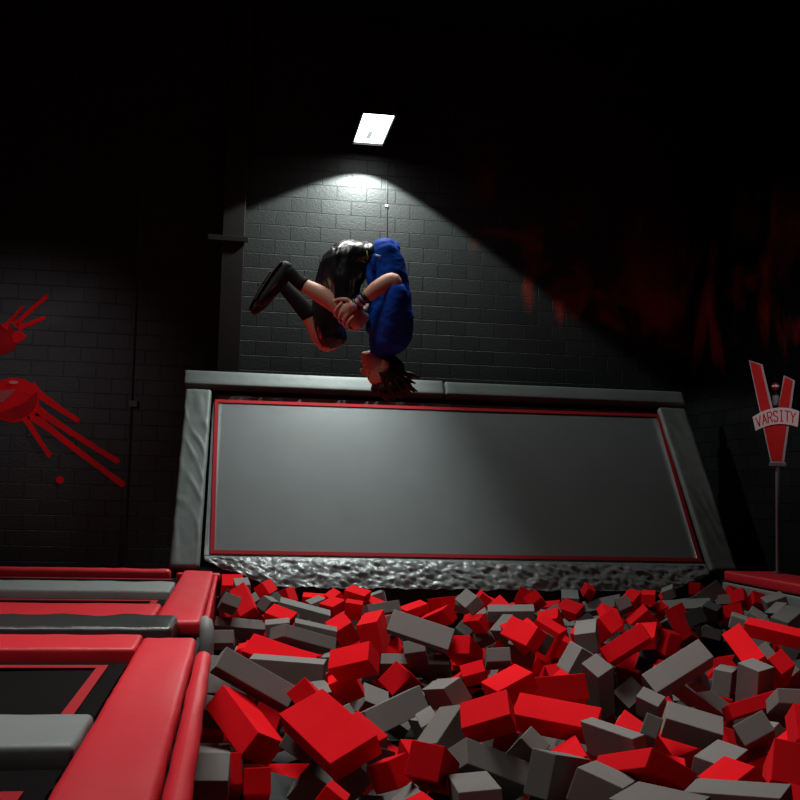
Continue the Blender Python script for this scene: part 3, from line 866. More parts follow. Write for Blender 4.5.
# assumed lamps over the pit and the trampolines, unseen, out of frame
hall = light('assumed_lamp_over_pit', 'AREA', (0.6, 8.2, 8.2), 175, (1, .96, .93), (1.7, 6.4, 0), shape='RECTANGLE', size=3.0, size_y=3.5, spread=R(85))
hall2 = light('assumed_lamp_over_trampolines', 'AREA', (-2.2, 4.0, 8.2), 62, (.95, 1, .97), (-1.2, 5.5, 0), shape='RECTANGLE', size=2.0, size_y=3.0, spread=R(95))
light('mural_fill_spot', 'SPOT', (-4.5, 9.0, 5.5), 215, (1, .93, .98), (-2.9, 15.3, 3.1), spot_size=R(40), spot_blend=1.0, shadow_soft_size=.2)  # added fill spot, out of frame, to brighten the splashes on the left
light('sign_fill_spot', 'SPOT', (3.2, 3.5, 7.0), 720, (1, .93, .92), (6.7, 12, 3.4), spot_size=R(17), spot_blend=1.0, shadow_soft_size=.2)  # narrow fill spot put in from the front to lift the sign
light('assumed_red_fill', 'AREA', (-4.2, 6.5, 1.5), 20, (1, .05, .06), (1.5, 8.5, 2.6), shape='DISK', size=.8)  # assumed red light added low at left, unseen, to redden figure and wall
w = bpy.data.worlds.new('hall_air'); scene.world = w; w.use_nodes = True
w.node_tree.nodes['Background'].inputs[0].default_value = (.5, .45, .5, 1); w.node_tree.nodes['Background'].inputs[1].default_value = .002

# ------------------------------------------------------------------ trampolines on the left
PLAT = .86
M_deck = mat('platform_black', (.010, .010, .010), .8, .2)
struct('floor_platform', box((-6.2, -1.5, 0), (-.24, 12.9, PLAT)), M_deck)
struct('trim_pit_wall', box((-.24, 2.0, 0), (-.212, 12.9, PLAT+.02)), M_deck)
def soft(a=.006, s=5, seed=0):
    return lambda p, n: a*fbm(p, s, 3, seed)
def side_pad(lo, hi, label, seed, mt=M_vinyl_red, r=.036, seg=(4, 40, 2), name='trampoline_pad', cat='pad', group='pads around the trampolines', a=.006):
    o = pad(name, lo, hi, r, mt, seg=seg, disp=soft(a, 5, seed)); return tag(o, label, cat, group)
TOP = 1.0
side_pad((-.56, 1.6, PLAT+.02), (-.215, 7.08, TOP), 'long red pad along the pit edge, nearest the camera', 1)
side_pad((-.56, 7.93, PLAT+.02), (-.216, 12.42, TOP), 'red pad along the pit edge, beyond the dark pad, up to the slanted trampoline', 2)
side_pad((-5.6, 6.62, PLAT), (-.565, 7.2, TOP), 'wide red cross pad in front of the shiny dark pad', 3, seg=(40, 4, 2), r=.028)
side_pad((-5.6, 7.22, PLAT+.01), (-.385, 7.905, TOP+.045), 'shiny dark pad lying between two red cross pads', 4, M_vinyl_black, seg=(60, 10, 2), r=.035, a=.012)
side_pad((-5.6, 7.94, PLAT+.02), (-.575, 9.12, TOP-.01), 'narrow red cross pad behind the shiny dark pad', 5, seg=(40, 4, 2))
side_pad((-5.6, 4.22, PLAT), (-.567, 4.78, TOP+.0), 'grey cross pad nearest the camera', 6, M_vinyl_grey, seg=(40, 4, 2), r=.028)
side_pad((-5.6, 10.1, PLAT), (-.57, 11.02, TOP), 'grey cross pad between the two far trampoline beds', 7, M_vinyl_grey, seg=(40, 4, 2), r=.028)
side_pad((-5.6, 12.33, PLAT+.0), (-.70, 12.50, TOP+.015), 'far red cross pad against the dark wall', 8, seg=(40, 4, 2), r=.05)
side_pad((-.64, 12.43, PLAT+.02), (-.14, 12.53, TOP-.03), 'short red pad closing the end of the pit edge under the slanted trampoline', 9, seg=(6, 2, 2), r=.028)
o = pad('pit_edge_pad', (-.205, 1.6, .05), (-.108, 6.65, .985), .05, M_vinyl_red, seg=(2, 60, 6), disp=lambda p, n: .006*fbm((p.x*2, p.y*.8, p.z*6), 3, 3, 12)-(.058*max(0, n.x)*min(1, max(0, (.90-p.z)/.07))))
tag(o, 'red pad hung on the pit wall beside the long near red pad', 'pad', 'pads on the pit wall')
o = pad('pit_edge_pad', (-.21, 8.0, .05), (-.165, 12.3, .965), .02, M_vinyl_red, seg=(2, 30, 4), disp=lambda p, n: -.03*max(0, n.x)*min(1, max(0, (.90-p.z)/.07)))
tag(o, 'red pad hung on the pit wall beside the far red pad', 'pad', 'pads on the pit wall')
bm = bmesh.new(); pts = [(-.155, 7.35, z) for z in (.0, .3, .6, .9)]+[(-.157, 7.36, 1.0), (-.165, 7.40, 1.05), (-.18, 7.46, 1.065)]
add_tube(bm, pts, [.05]*4+[.05, .045, .03], 20)
tag(obj('padded_post', bm, M_vinyl_grey, None, True), 'grey padded post at the gap between the two red pit-edge pads', 'post')

def bed(label, x0, x1, y0, y1, sx, sy, st, z=PLAT+.06):
    t = thing('trampoline_bed', label, 'trampoline', ((x0+x1)/2, (y0+y1)/2, PLAT), 'flat trampoline beds')
    bm = bmesh.new(); n = 16
    for i in range(n+1):
        for j in range(n+1):
            u, v = i/n, j/n; bm.verts.new((x0+(x1-x0)*u, y0+(y1-y0)*v, z-.03*math.sin(math.pi*u)*math.sin(math.pi*v)))
    bm.verts.ensure_lookup_table()
    for i in range(n):
        for j in range(n): a = i*(n+1)+j; bm.faces.new([bm.verts[k] for k in (a, a+1, a+n+2, a+n+1)])
    bmesh.ops.solidify(bm, geom=bm.faces[:], thickness=.006)
    kid('mat', bm, M_mesh, t, True)
    bm = bmesh.new(); zz = z+.006
    if st: add_box(bm, (sx-.058, y0+.03, zz), (sx, sy, zz+.005)); add_box(bm, (x0+.03, sy-.085, zz), (sx-.058, sy, zz+.005))
    else: add_box(bm, (x0+.03, sy-.085, zz), (sx, sy, zz+.005))
    kid('border_stripe', bm, M_stripe, t)
    return t
bed('black trampoline bed with red border between the near grey pad and the wide red pad', -3.6, -.60, 4.82, 6.58, -.695, 6.42, 1)
bed('black trampoline bed with red border in front of the near grey pad', -3.6, -.60, 1.7, 4.17, -.68, 3.86, 1)
bed('black trampoline bed with red border between the narrow red pad and the far grey pad', -3.6, -.60, 9.15, 10.07, -.66, 9.93, 1)
bed('black trampoline bed with red border behind the far grey pad', -3.6, -.60, 11.06, 12.3, -.66, 12.1, 0)

# ------------------------------------------------------------------ right side pad
side_pad((5.95, 4.0, .985), (6.62, 12.25, 1.105), 'red pad along the far side of the pit beneath the sign', 21, seg=(4, 40, 2), r=.03, a=.004)
struct('trim_pit_side', box((5.99, 4.0, 0), (6.82, 12.4, .98)), M_deck)
o = pad('pit_edge_pad', (5.93, 4.0, .05), (5.985, 12.25, .97), .025, M_vinyl_grey, seg=(2, 30, 4)); tag(o, 'grey pad on the pit wall under the red pad by the sign', 'pad', 'pads on the pit wall')
# ------------------------------------------------------------------ slanted trampoline
TO = Vector((0, 12.6, EYE-.97)); TV = Vector((0, 1.6, 2.45)).normalized(); TU = Vector((1, 0, 0)); TN = TU.cross(TV)
if TN.y > 0: TN = -TN
FR = Matrix((TU, TV, TN)).transposed().to_4x4(); FR.translation = TO      # u along the width, v up the slope, n towards the pit
tr = thing('slanted_trampoline', 'large grey wall trampoline leaning back behind the foam pit, with red border', 'trampoline', TO)
tr.matrix_world = FR
M_tmat = mat('silver_mesh', (.22, .235, .24), .42, .55, .0, bump=.06, bscale=160, var=.05, vscale=2, bdist=.004)
bm = bmesh.new()
q = [(-.34, .10), (5.905, .10), (5.815, 2.57), (-.34, 2.57)]
nu, nv = 48, 20
vs = []
for j in range(nv+1):
    for i in range(nu+1):
        u, v = i/nu, j/nv
        a = Vector(q[0])*(1-u)+Vector(q[1])*u; b = Vector(q[3])*(1-u)+Vector(q[2])*u; p = a*(1-v)+b*v
        vs.append(bm.verts.new((p.x, p.y, -.02-.02*math.sin(math.pi*u)*math.sin(math.pi*v))))
for j in range(nv):
    for i in range(nu): k = j*(nu+1)+i; bm.faces.new([vs[t] for t in (k, k+1, k+nu+2, k+nu+1)])
bmesh.ops.solidify(bm, geom=bm.faces[:], thickness=.006)
tm = obj('mat', bm, M_tmat, tr, True)
def strip(a, b, c, d, h=.004, z=-.016):
    P = [Vector((*x, z)) for x in (a, b, c, d)]; bm2 = prism(P, Vector((0, 0, h))); me = bpy.data.meshes.new('x'); bm2.to_mesh(me); bm2.free(); return me
sw = .048
bm = bmesh.new()
O = [(-.272, .187), (5.882, .187), (5.838, 2.53), (-.318, 2.49)]
I = [(O[0][0]+sw, O[0][1]+sw), (O[1][0]-sw, O[1][1]+sw), (O[2][0]-sw, O[2][1]-sw), (O[3][0]+sw, O[3][1]-sw)]
n = 40
for e in range(4):
    f = (e+1) % 4
    for s in range(n):
        qd = []
        for (pt, t) in ((O, s/n), (O, (s+1)/n), (I, (s+1)/n), (I, s/n)):
            a, b = Vector(pt[e]), Vector(pt[f]); p = a*(1-t)+b*t
            u = (p.x+.34)/6.2; v = (p.y-.1)/2.47
            qd.append(bm.verts.new((p.x, p.y, -.009-.02*math.sin(math.pi*min(max(u, 0), 1))*math.sin(math.pi*min(max(v, 0), 1)))))
        bm.faces.new(qd)
bmesh.ops.remove_doubles(bm, verts=bm.verts, dist=1e-4)
bmesh.ops.solidify(bm, geom=bm.faces[:], thickness=.003)
st = obj('border_stripe', bm, M_stripe, tr); st.parent = tm
M_vt = mat('slate_vinyl', (.09, .101, .097), .55, .3, bump=.15, bscale=9, var=.06, bdist=.02)
# frame and dark backing behind the mat
bm = bmesh.new()
for lo, hi in (((-.60, -.05, -.20), (6.22, .05, -.10)), ((-.60, 2.66, -.20), (6.16, 2.78, -.10)), ((-.60, .05, -.20), (-.50, 2.66, -.10)), ((6.0, .05, -.20), (6.1, 2.66, -.10))): add_box(bm, lo, hi)
obj('steel_frame', bm, M_steel, tr)
obj('backing_sheet', box((-.60, -.05, -.24), (6.2, 2.78, -.21)), M_black, tr)
# legs holding the frame up, behind
for x in (-.55, 2.8, 6.05):
    a = FR.inverted()@Vector((x, 14.45, .01)); b = Vector((x, 2.70, -.2))
    obj('support_leg', tube([a, b], .03, 8), M_steel, tr)
def folds(p, n, A, k, ph):
    # diagonal creases of the loose vinyl cover
    t = p.x*2.2+p.y*1.0; w = noise.noise(Vector((p.x*3, p.y*1.2, ph)))
    return A*(max(0, math.sin(k*t*.8+w*9+ph))**2)*(.15+1.3*abs(noise.noise(Vector((p.x*2+ph, p.y*1.6, 3)))))
obj_ = bmesh.new(); add_pad(obj_, (-.742, 2.69, -.10), (2.775, 2.945, .035), .035, seg=(60, 4, 2), disp=soft(.0015, 4, 31)); obj('top_pad', obj_, M_vt, tr, True)
obj_ = bmesh.new(); add_pad(obj_, (2.785, 2.69, -.10), (6.262, 2.93, .035), .035, seg=(60, 4, 2), disp=soft(.0015, 4, 32)); obj('top_pad', obj_, M_vt, tr, True)
def quad_pad(nm, L0, R0, L1, R1, v0, v1, ph, A):
    """pad whose left and right edges run from (L0,R0) at v0 to (L1,R1) at v1"""
    bm = bmesh.new(); add_pad(bm, (-.17, v0, -.10), (.17, v1, .05), .04, seg=(16, 70, 2), disp=lambda p, n: folds(p, n, A*max(0, n.z), 17, ph)+.004*fbm(p, 5, 3, ph))
    for v in bm.verts:
        t = (v.co.y-v0)/(v1-v0); l = L0*(1-t)+L1*t; r = R0*(1-t)+R1*t; v.co.x = l+(v.co.x+.17)/.34*(r-l)
    obj(nm, bm, M_vt, tr, True)
quad_pad('side_pad', -.735, -.385, -.71, -.365, -.03, 2.62, 1.3, .013)
quad_pad('side_pad', 5.945, 6.32, 5.82, 6.23, .02, 2.62, 4.1, .012)
# crinkled glossy apron rolled along the foot of the mat
M_tarp = mat('crinkled_tarp', (.24, .25, .25), .38, .5, .1, bump=.4, bscale=14, bdist=.02)
bm = bmesh.new(); nu, nv = 300, 26; rows = []
for j in range(nv+1):
    row = []
    for i in range(nu+1):
        u = -.33+6.24*i/nu; t = j/nv; a = t*math.pi*.95
        dep = .44
        if u < .45: dep = .08+.36*max(0, (u+.33)/.78)            # the apron's edge runs up to the left corner
        if u > 5.3: dep = .44-.24*(u-5.3)/.6
        v = .155-t*dep-.05*math.sin(a)*0
        nn = -.015+.075*math.sin(a*.62)**.7*min(1, dep/.3)
        big = fbm((u*1.3, v*2.2, 0), 3.2, 4, 40); sm = fbm((u*3.2+v, v*4, 1), 5.0, 4, 41)
        rid = 1-abs(noise.noise(Vector((u*4.0+v*2.5, v*7-u, 5))))*2
        nn += (.020*big+.021*sm+.012*rid)*min(1, t*6)
        v += .012*big*t
        row.append(bm.verts.new((u, v, nn)))
    rows.append(row)
for a, b in zip(rows, rows[1:]):
    for i in range(nu): bm.faces.new((a[i], a[i+1], b[i+1], b[i]))
bmesh.ops.solidify(bm, geom=bm.faces[:], thickness=-.004)
obj('foot_apron', bm, M_tarp, tr, True)
# dark boards under the apron
struct('trim_pit_end', box((-.2, 12.62, 0), (6.3, 12.66, .93)), mat('pit_end_board', (.022, .012, .012), .7, .3))

# ------------------------------------------------------------------ painted splashes on the wall
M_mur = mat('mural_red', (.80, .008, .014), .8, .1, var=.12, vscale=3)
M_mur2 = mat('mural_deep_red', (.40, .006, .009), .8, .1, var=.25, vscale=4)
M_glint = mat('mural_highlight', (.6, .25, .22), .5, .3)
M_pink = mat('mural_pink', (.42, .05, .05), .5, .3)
def wp(p, y=WALL_Y): return at_y(p, y)
def drip(a, b, r0, r1, rt_=None):
    """paint run from a to b with a round end"""
    a, b = Vector(a), Vector(b); t = (b-a).normalized(); nrm = Vector((-t.y, t.x)); rt_ = rt_ or r1*1.25
    L = (b-a).length; left, right = [], []
    for i in range(13):
        s = i/12; r = r0*(1-s)+r1*s+(r0*.8)*max(0, 1-s*4)**2
        if s > .85: r = r1+(rt_-r1)*math.sin((s-.85)/.15*math.pi/2)
        wv = 1.2*math.sin(s*5+a.x)*.25
        p = a+t*L*s+nrm*wv; left.append(p+nrm*r); right.append(p-nrm*r)
    e = [b+(t*math.cos(x)+nrm*math.sin(x))*rt_ for x in (1.1, .6, 0, -.6, -1.1)]
    return left+e+right[::-1]
def blob(c, rx, ry, n=28, wob=.05, seed=0):
    return [Vector((c[0]+rx*math.cos(x)*(1+wob*math.sin(3*x+seed)), c[1]+ry*math.sin(x)*(1+wob*math.cos(2*x+seed)))) for x in [2*math.pi*i/n for i in range(n)]]
def paint(name, outline, material, parent, lay=1):
    pts = [wp(p, WALL_Y-.003-.004*lay) for p in outline]
    return kid(name, prism(pts, Vector((0, .003, 0))), material, parent)
t = thing('splash_art', 'big painted red splash on the black wall with four long runs down towards the trampoline', 'mural', wp((15, 398)), 'paint splashes on the wall')
paint('splat', blob((14, 400), 25, 23.5), M_mur, t, 1)
for a, b, r0, r1 in (((30, 388), (77, 420), 4.2, 2.2), ((36, 410), (117, 461), 3.2, 2.3), ((30, 414), (122, 484), 3.2, 2.6), ((24, 416), (49, 455), 3.0, 1.9)):
    paint('paint_run', drip(a, b, r0, r1), M_mur, t, 1.6)
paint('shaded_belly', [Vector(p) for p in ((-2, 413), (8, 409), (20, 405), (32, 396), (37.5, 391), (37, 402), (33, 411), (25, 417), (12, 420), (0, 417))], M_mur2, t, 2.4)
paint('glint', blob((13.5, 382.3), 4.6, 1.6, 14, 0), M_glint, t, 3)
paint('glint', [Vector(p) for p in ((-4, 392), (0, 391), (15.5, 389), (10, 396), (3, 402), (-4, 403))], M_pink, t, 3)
t = thing('splash_art', 'smaller painted red splash on the black wall, cut by the picture edge, runs pointing up', 'mural', wp((4, 340)), 'paint splashes on the wall')
paint('splat', blob((2, 339), 15, 16), M_mur2, t, 1)
paint('splat_lobe', blob((18, 337), 7, 5.5, 20, .15, 2), M_mur, t, 1.5)
for a, b, r0, r1 in (((4, 328), (22, 307), 2.2, 1.3), ((14, 325), (46, 297), 2.4, 1.9), ((18, 328), (43.5, 318), 2.6, 1.7)):
    paint('paint_run', drip(a, b, r0, r1), M_mur, t, 1.8)
dot = tag(obj('drop_art', prism([wp(p, WALL_Y-.006) for p in blob((60, 480), 3.8, 4, 18, .03)], Vector((0, .004, 0))), M_mur), 'single round red paint drop on the black wall below the big splash', 'mural')

# ------------------------------------------------------------------ sign on a post
SY = 11.95; SP = at_y((779.5, 571), SY); SP.z = 1.1
sg = thing('varsity_sign', 'red V shaped sign with a white VARSITY banner on a thin grey post', 'sign', SP)
sx = Vector((math.cos(R(24)), -math.sin(R(24)), 0)); sn = Vector((-math.sin(R(24)), -math.cos(R(24)), 0))
def sp_(x, y, d=0):
    """point of the sign face from its place in the photograph (a 6.15x enlargement at 740,350), d metres towards the viewer"""
    o = Vector((SP.x, SP.y, 0))+sn*d; return at_plane((740+x/6.15, 350+y/6.15), o, sn)
M_sred = mat('sign_red', (.62, .008, .010), .6, .2, var=.1); M_sedge = mat('sign_edge', (.42, .36, .38), .45, .4)
M_sban = mat('sign_banner', (.78, .72, .73), .5, .4, var=.06); M_pole = mat('grey_pole', (.14, .15, .18), .4, .5, .3)
V = [(55, 62), (132, 88), (222, 440), (270, 155), (337, 188), (270, 688), (190, 688)]
def polys(name, L, d, th, material):
    bm = bmesh.new()
    for Q in L:
        P = [sp_(x, y, d) for x, y in Q]; a = [bm.verts.new(p) for p in P]; b = [bm.verts.new(p-sn*th) for p in P]
        bm.faces.new(a); bm.faces.new(b[::-1])
        for i in range(len(P)): bm.faces.new((a[i], b[i], b[(i+1) % len(P)], a[(i+1) % len(P)]))
    return kid(name, bm, material, sg)
polys('letter_plate', [[(55, 62), (138, 88), (222, 440), (226, 688), (190, 688)], [(270, 155), (338, 188), (272, 688), (226, 688), (222, 440)]], 0, .05, M_sedge)
Vi = [(60, 68), (122, 92), (214, 478), (232, 478), (276, 164), (326, 188), (256, 682), (196, 682)]
polys('letter_face', [[(61, 68), (126, 92), (212, 470), (226, 682), (195, 682)], [(276, 166), (325, 190), (258, 682), (226, 682), (212, 470), (222, 430)]], .008, .007, M_sred)
n = 14; topc = []; botc = []
def arc(t, a, b, c): return ((1-t)**2*a[0]+2*t*(1-t)*b[0]+t*t*c[0], (1-t)**2*a[1]+2*t*(1-t)*b[1]+t*t*c[1])
A0, A1, A2 = (78, 412), (215, 318), (365, 376); B0, B1, B2 = (97, 497), (225, 425), (355, 474)
for i in range(n+1): topc.append(arc(i/n, A0, A1, A2)); botc.append(arc(i/n, B0, B1, B2))
ban = kid('banner', prism([sp_(x, y, .045) for x, y in topc+botc[::-1]], sn*-.03), M_sban, sg)
# the word, one stroke-built letter after another along the arc
ST = {'V': [[(0, 1), (.5, 0), (1, 1)]], 'A': [[(0, 0), (.5, 1), (1, 0)], [(.22, .36), (.78, .36)]], 'R': [[(0, 0), (0, 1), (.7, 1), (.95, .85), (.95, .65), (.7, .5), (0, .5)], [(.5, .5), (1, 0)]],
      'S': [[(.95, .82), (.7, 1), (.25, 1), (.05, .82), (.1, .62), (.85, .4), (.97, .2), (.75, 0), (.25, 0), (.03, .18)]], 'I': [[(.5, 0), (.5, 1)], [(.2, 0), (.8, 0)], [(.2, 1), (.8, 1)]],
      'T': [[(.5, 0), (.5, 1)], [(0, 1), (1, 1)]], 'Y': [[(0, 1), (.5, .5), (1, 1)], [(.5, .5), (.5, 0)]]}
bm = bmesh.new()
def bp(t, h):
    a = arc(t, A0, A1, A2); b = arc(t, B0, B1, B2); return (b[0]+(a[0]-b[0])*h, b[1]+(a[1]-b[1])*h)
for k, ch in enumerate('VARSITY'):
    t0 = .055+k*.129; wd = .098
    for stroke in ST[ch]:
        for (xa, ya), (xb, yb) in zip(stroke, stroke[1:]):
            p = Vector(bp(t0+xa*wd, .17+ya*.64)); q2 = Vector(bp(t0+xb*wd, .17+yb*.64)); d = (q2-p); L_ = d.length
            if L_ < 1e-4: continue
            d /= L_; nn = Vector((-d.y, d.x))*3.6; p -= d*2.2; q2 += d*2.2
            P = [sp_(v.x, v.y, .049) for v in (p+nn, q2+nn, q2-nn, p-nn)]
            a = [bm.verts.new(v) for v in P]; b = [bm.verts.new(v-sn*.006) for v in P]
            bm.faces.new(a); bm.faces.new(b[::-1])
            for i in range(4): bm.faces.new((a[i], b[i], b[(i+1) % 4], a[(i+1) % 4]))
lt = kid('lettering', bm, M_sred, sg); lt.parent = ban
C_ = sp_(232, 702, -.025)
bm = bmesh.new(); k = (sp_(285, 702)-sp_(180, 702)).length/2
Mx = Matrix((sx, sn, Vector((0, 0, 1)))).transposed().to_4x4(); Mx.translation = C_
add_box(bm, (-k, -.045, -.028), (k, .045, .024), Mx, .008); kid('collar', bm, M_pole, sg)
kid('pole', tube([(C_.x, C_.y, 1.112), (C_.x, C_.y, C_.z-.02)], .026, 16), M_pole, sg)
kid('base_plate', tube([(C_.x, C_.y, 1.108), (C_.x, C_.y, 1.122)], .06, 20), M_pole, sg)
# round finial between the arms of the V
def lathe(prof, c, n=20):
    bm = bmesh.new(); rings = [[bm.verts.new((c[0]+r*math.cos(2*math.pi*i/n), c[1]+r*math.sin(2*math.pi*i/n), c[2]+z)) for i in range(n)] for r, z in prof]
    for a, b in zip(rings, rings[1:]):
        for i in range(n): bm.faces.new((a[i], a[(i+1) % n], b[(i+1) % n], b[i]))
    bm.faces.new(rings[0][::-1]); bm.faces.new(rings[-1]); return bm
F_ = sp_(217, 225, -.02); px1 = (sp_(240, 225)-sp_(217, 225)).length
M_ball = mat('finial_red', (.30, .012, .014), .4, .5)
ball = kid('finial_ball', lathe([(px1*.999*math.sin(a), -px1*1.25*math.cos(a)) for a in [.08+i*(math.pi-.16)/12 for i in range(13)]], F_), M_ball, sg, True)
bd = kid('finial_band', lathe([(px1*1.03*math.sin(a), -px1*1.27*math.cos(a)) for a in (1.42, 1.6, 1.78, 1.92)], F_), M_sban, sg, True); bd.parent = ball
F2 = sp_(220, 305, -.02)
kid('finial_neck', lathe([(px1*.35, -.30*px1), (px1*.45, px1*2.1)], F2), M_black, sg)
kid('finial_body', lathe([(px1*.8, -px1*1.6), (px1*1.0, -px1*.6), (px1*1.02, px1*.6), (px1*.8, px1*1.2), (px1*.4, px1*1.35)], F2), mat('finial_grey', (.20, .20, .24), .5, .4, var=.6, vscale=30), sg, True)
# ------------------------------------------------------------------ the person turning a tucked somersault over the pit
PD = 6.29                                       # distance from the viewer, metres
def B(x, y, d=0.0): return Vector((0, 0, EYE))+ray((x, y))*((PD+d)/FOC)
K = PD/FOC
person = thing('person', 'person in blue shirt and black shorts somersaulting upside down in a tuck, gripping one shin', 'person', B(362, 300))
def loft(bm, pts, n=20, ref=None, cap=True):
    """pts: (centre, ra, rb): ra across the limb in the plane of the picture, rb across it in depth; ends rounded"""
    P = [p[0] for p in pts]; ref = ref or fw
    rings = []
    data = []
    for i, (p, ra, rb) in enumerate(pts):
        t = (P[min(i+1, len(P)-1)]-P[max(i-1, 0)]).normalized(); data.append((p, ra, rb, t))
    if cap:
        p, ra, rb, t = data[0]; q = min(ra, rb)
        pre = [(p-t*q*math.sin(a)*.8, ra*math.cos(a), rb*math.cos(a), t) for a in (1.35, 1.0, .55)]
        p, ra, rb, t = data[-1]; q = min(ra, rb)
        post = [(p+t*q*math.sin(a)*.8, ra*math.cos(a), rb*math.cos(a), t) for a in (.55, 1.0, 1.35)]
        data = pre+data+post
    for p, ra, rb, t in data:
        x = t.cross(ref)
        x = x.normalized() if x.length > 1e-3 else rt; y = x.cross(t).normalized()
        rings.append([bm.verts.new(p+x*math.cos(2*math.pi*j/n)*ra+y*math.sin(2*math.pi*j/n)*rb) for j in range(n)])
    for a, b in zip(rings, rings[1:]):
        for j in range(n): bm.faces.new((a[j], a[(j+1) % n], b[(j+1) % n], b[j]))
    bm.faces.new(rings[0][::-1]); bm.faces.new(rings[-1])
def limb(bm, pts, n=18):
    """pts: (x, y, d, radius in photograph pixels[, depth radius in px])"""
    sm = []
    for i in range(len(pts)-1):                  # soften the joints with in-between rings
        a, b = pts[i], pts[i+1]; a0 = pts[max(i-1, 0)]; b1 = pts[min(i+2, len(pts)-1)]
        for s in range(4):
            t = s/4; v = []
            for k in range(4):
                p0, p1, p2, p3 = a0[k], a[k], b[k], b1[k]
                v.append(.5*(2*p1+(p2-p0)*t+(2*p0-5*p1+4*p2-p3)*t*t+(3*p1-p0-3*p2+p3)*t**3))
            rb = (a[4] if len(a) > 4 else a[3])*(1-t)+(b[4] if len(b) > 4 else b[3])*t
            sm.append((B(v[0], v[1], v[2]), v[3]*K, rb*K))
    e = pts[-1]; sm.append((B(*e[:3]), e[3]*K, (e[4] if len(e) > 4 else e[3])*K))
    loft(bm, sm, n)
def ell(bm, c, rx, ry, rz, ax=None, n=16):
    r = bmesh.ops.create_uvsphere(bm, u_segments=n, v_segments=n//2+2, radius=1)
    A = Matrix(ax).transposed() if ax else Matrix((rt, -up, fw)).transposed()
    for v in r['verts']: v.co = c+A@Vector((v.co.x*rx, v.co.y*ry, v.co.z*rz))
def fuse(name, bm, material, voxel, smooth=2, disp=None):
    """weld overlapping forms into one continuous surface"""
    bmesh.ops.recalc_face_normals(bm, faces=bm.faces)
    me = bpy.data.meshes.new(name); bm.to_mesh(me); bm.free()
    o = bpy.data.objects.new(name, me); COL.objects.link(o)
    md = o.modifiers.new('weld', 'REMESH'); md.mode = 'VOXEL'; md.voxel_size = voxel
    dg = bpy.context.evaluated_depsgraph_get()
    m2 = bpy.data.meshes.new_from_object(o.evaluated_get(dg)); bpy.data.objects.remove(o); bpy.data.meshes.remove(me)
    b2 = bmesh.new(); b2.from_mesh(m2)
    for _ in range(smooth): bmesh.ops.smooth_vert(b2, verts=b2.verts, factor=.5, use_axis_x=True, use_axis_y=True, use_axis_z=True)
    if disp:
        b2.normal_update(); mv = [(v, v.normal.copy()*disp(v.co, v.normal)) for v in b2.verts]
        for v, d in mv: v.co += d
    b2.to_mesh(m2); b2.free(); m2.name = name; m2.shade_smooth(); m2.materials.clear()
    o = link(name, m2, material); o.parent = person; o.matrix_parent_inverse = Matrix.Translation(person.location).inverted()
    return o
def pk(name, bm, material, parent=None, smooth=True):
    o = kid(name, bm, material, person, smooth)
    if parent: o.parent = parent
    return o
M_skin = mat('skin', (.60, .31, .21), .5, .45, var=.06, vscale=20)
M_shirt = mat('blue_jersey', (.008, .062, .40), .7, .1, bump=.1, bscale=300, bdist=.001)
M_shorts = mat('black_satin', (.010, .009, .012), .33, .55, bump=.1, bscale=25, bdist=.006)
M_sock = mat('black_knit', (.010, .009, .009), .9, .2, bump=.2, bscale=300, bdist=.001)
M_shoe = mat('black_shoe', (.013, .010, .010), .65, .3)
M_hair = mat('dark_brown_hair', (.022, .010, .006), .5, .4, var=.3, vscale=60)

# head frame: chin up, crown down, face towards the photograph's left
hc = B(381, 369, 0); hu = (rt*.30-up*.954).normalized(); hf = (-rt*.954-up*.30).normalized(); hs = -fw   # hs: the near cheek
def H(f, u, s=0): return hc+hf*f+hu*u+hs*s
HA = (hf, hu, hs)
bm = bmesh.new()
# torso, hips
limb(bm, [(346, 264, 0, 15, 22), (360, 259, 0, 15, 23), (374, 262, 0, 14, 23), (384, 280, 0, 15, 23), (389, 300, 0, 17, 26), (390, 320, 0, 19, 28), (387, 338, 0, 15, 25), (382, 349, 0, 10, 14), (380, 357, 0, 9, 9.5), (381, 364, 0, 9, 9.5)], 26)
# near arm, far arm
limb(bm, [(389, 337, -.15, 10), (394, 312, -.205, 8.4), (394.5, 285, -.235, 7.8), (390.5, 281, -.24, 8), (378, 288, -.24, 8), (366, 297, -.225, 6), (357.5, 303, -.212, 4.6, 5.4), (353, 306, -.205, 4.8, 5.6)])
limb(bm, [(389, 337, .15, 10), (394, 312, .205, 8.4), (394, 288, .225, 7.2), (388, 288, .21, 7.2), (376, 300, .13, 6.6), (366, 311, .03, 5), (362, 315, -.005, 4.6)])
# near leg, far leg (down to the feet)
limb(bm, [(342, 264, -.08, 15), (345, 292, -.11, 12.5), (355, 314, -.12, 10), (360, 320.5, -.122, 9.4), (355, 318, -.125, 9.2), (338, 306, -.125, 8.8), (320, 294, -.12, 8.6), (306, 286, -.115, 6.8), (297, 279.5, -.11, 6.2), (290, 273, -.11, 6.5)])
limb(bm, [(342, 264, .08, 15), (331, 300, .12, 13.5), (328, 330, .12, 11.5), (329, 342, .12, 10.5), (321, 337, .12, 9.6), (312, 320, .115, 8.8), (300, 304, .11, 7.8), (287, 290, .10, 5.8), (280, 281, .10, 6.2)])
limb(bm, [(288, 270, -.11, 5.5, 6), (274, 286, -.11, 5, 7), (263, 299, -.11, 3, 6)])
limb(bm, [(278, 279, .10, 5.5, 6), (266, 297, .10, 5, 7), (256, 310, .10, 3, 6)])
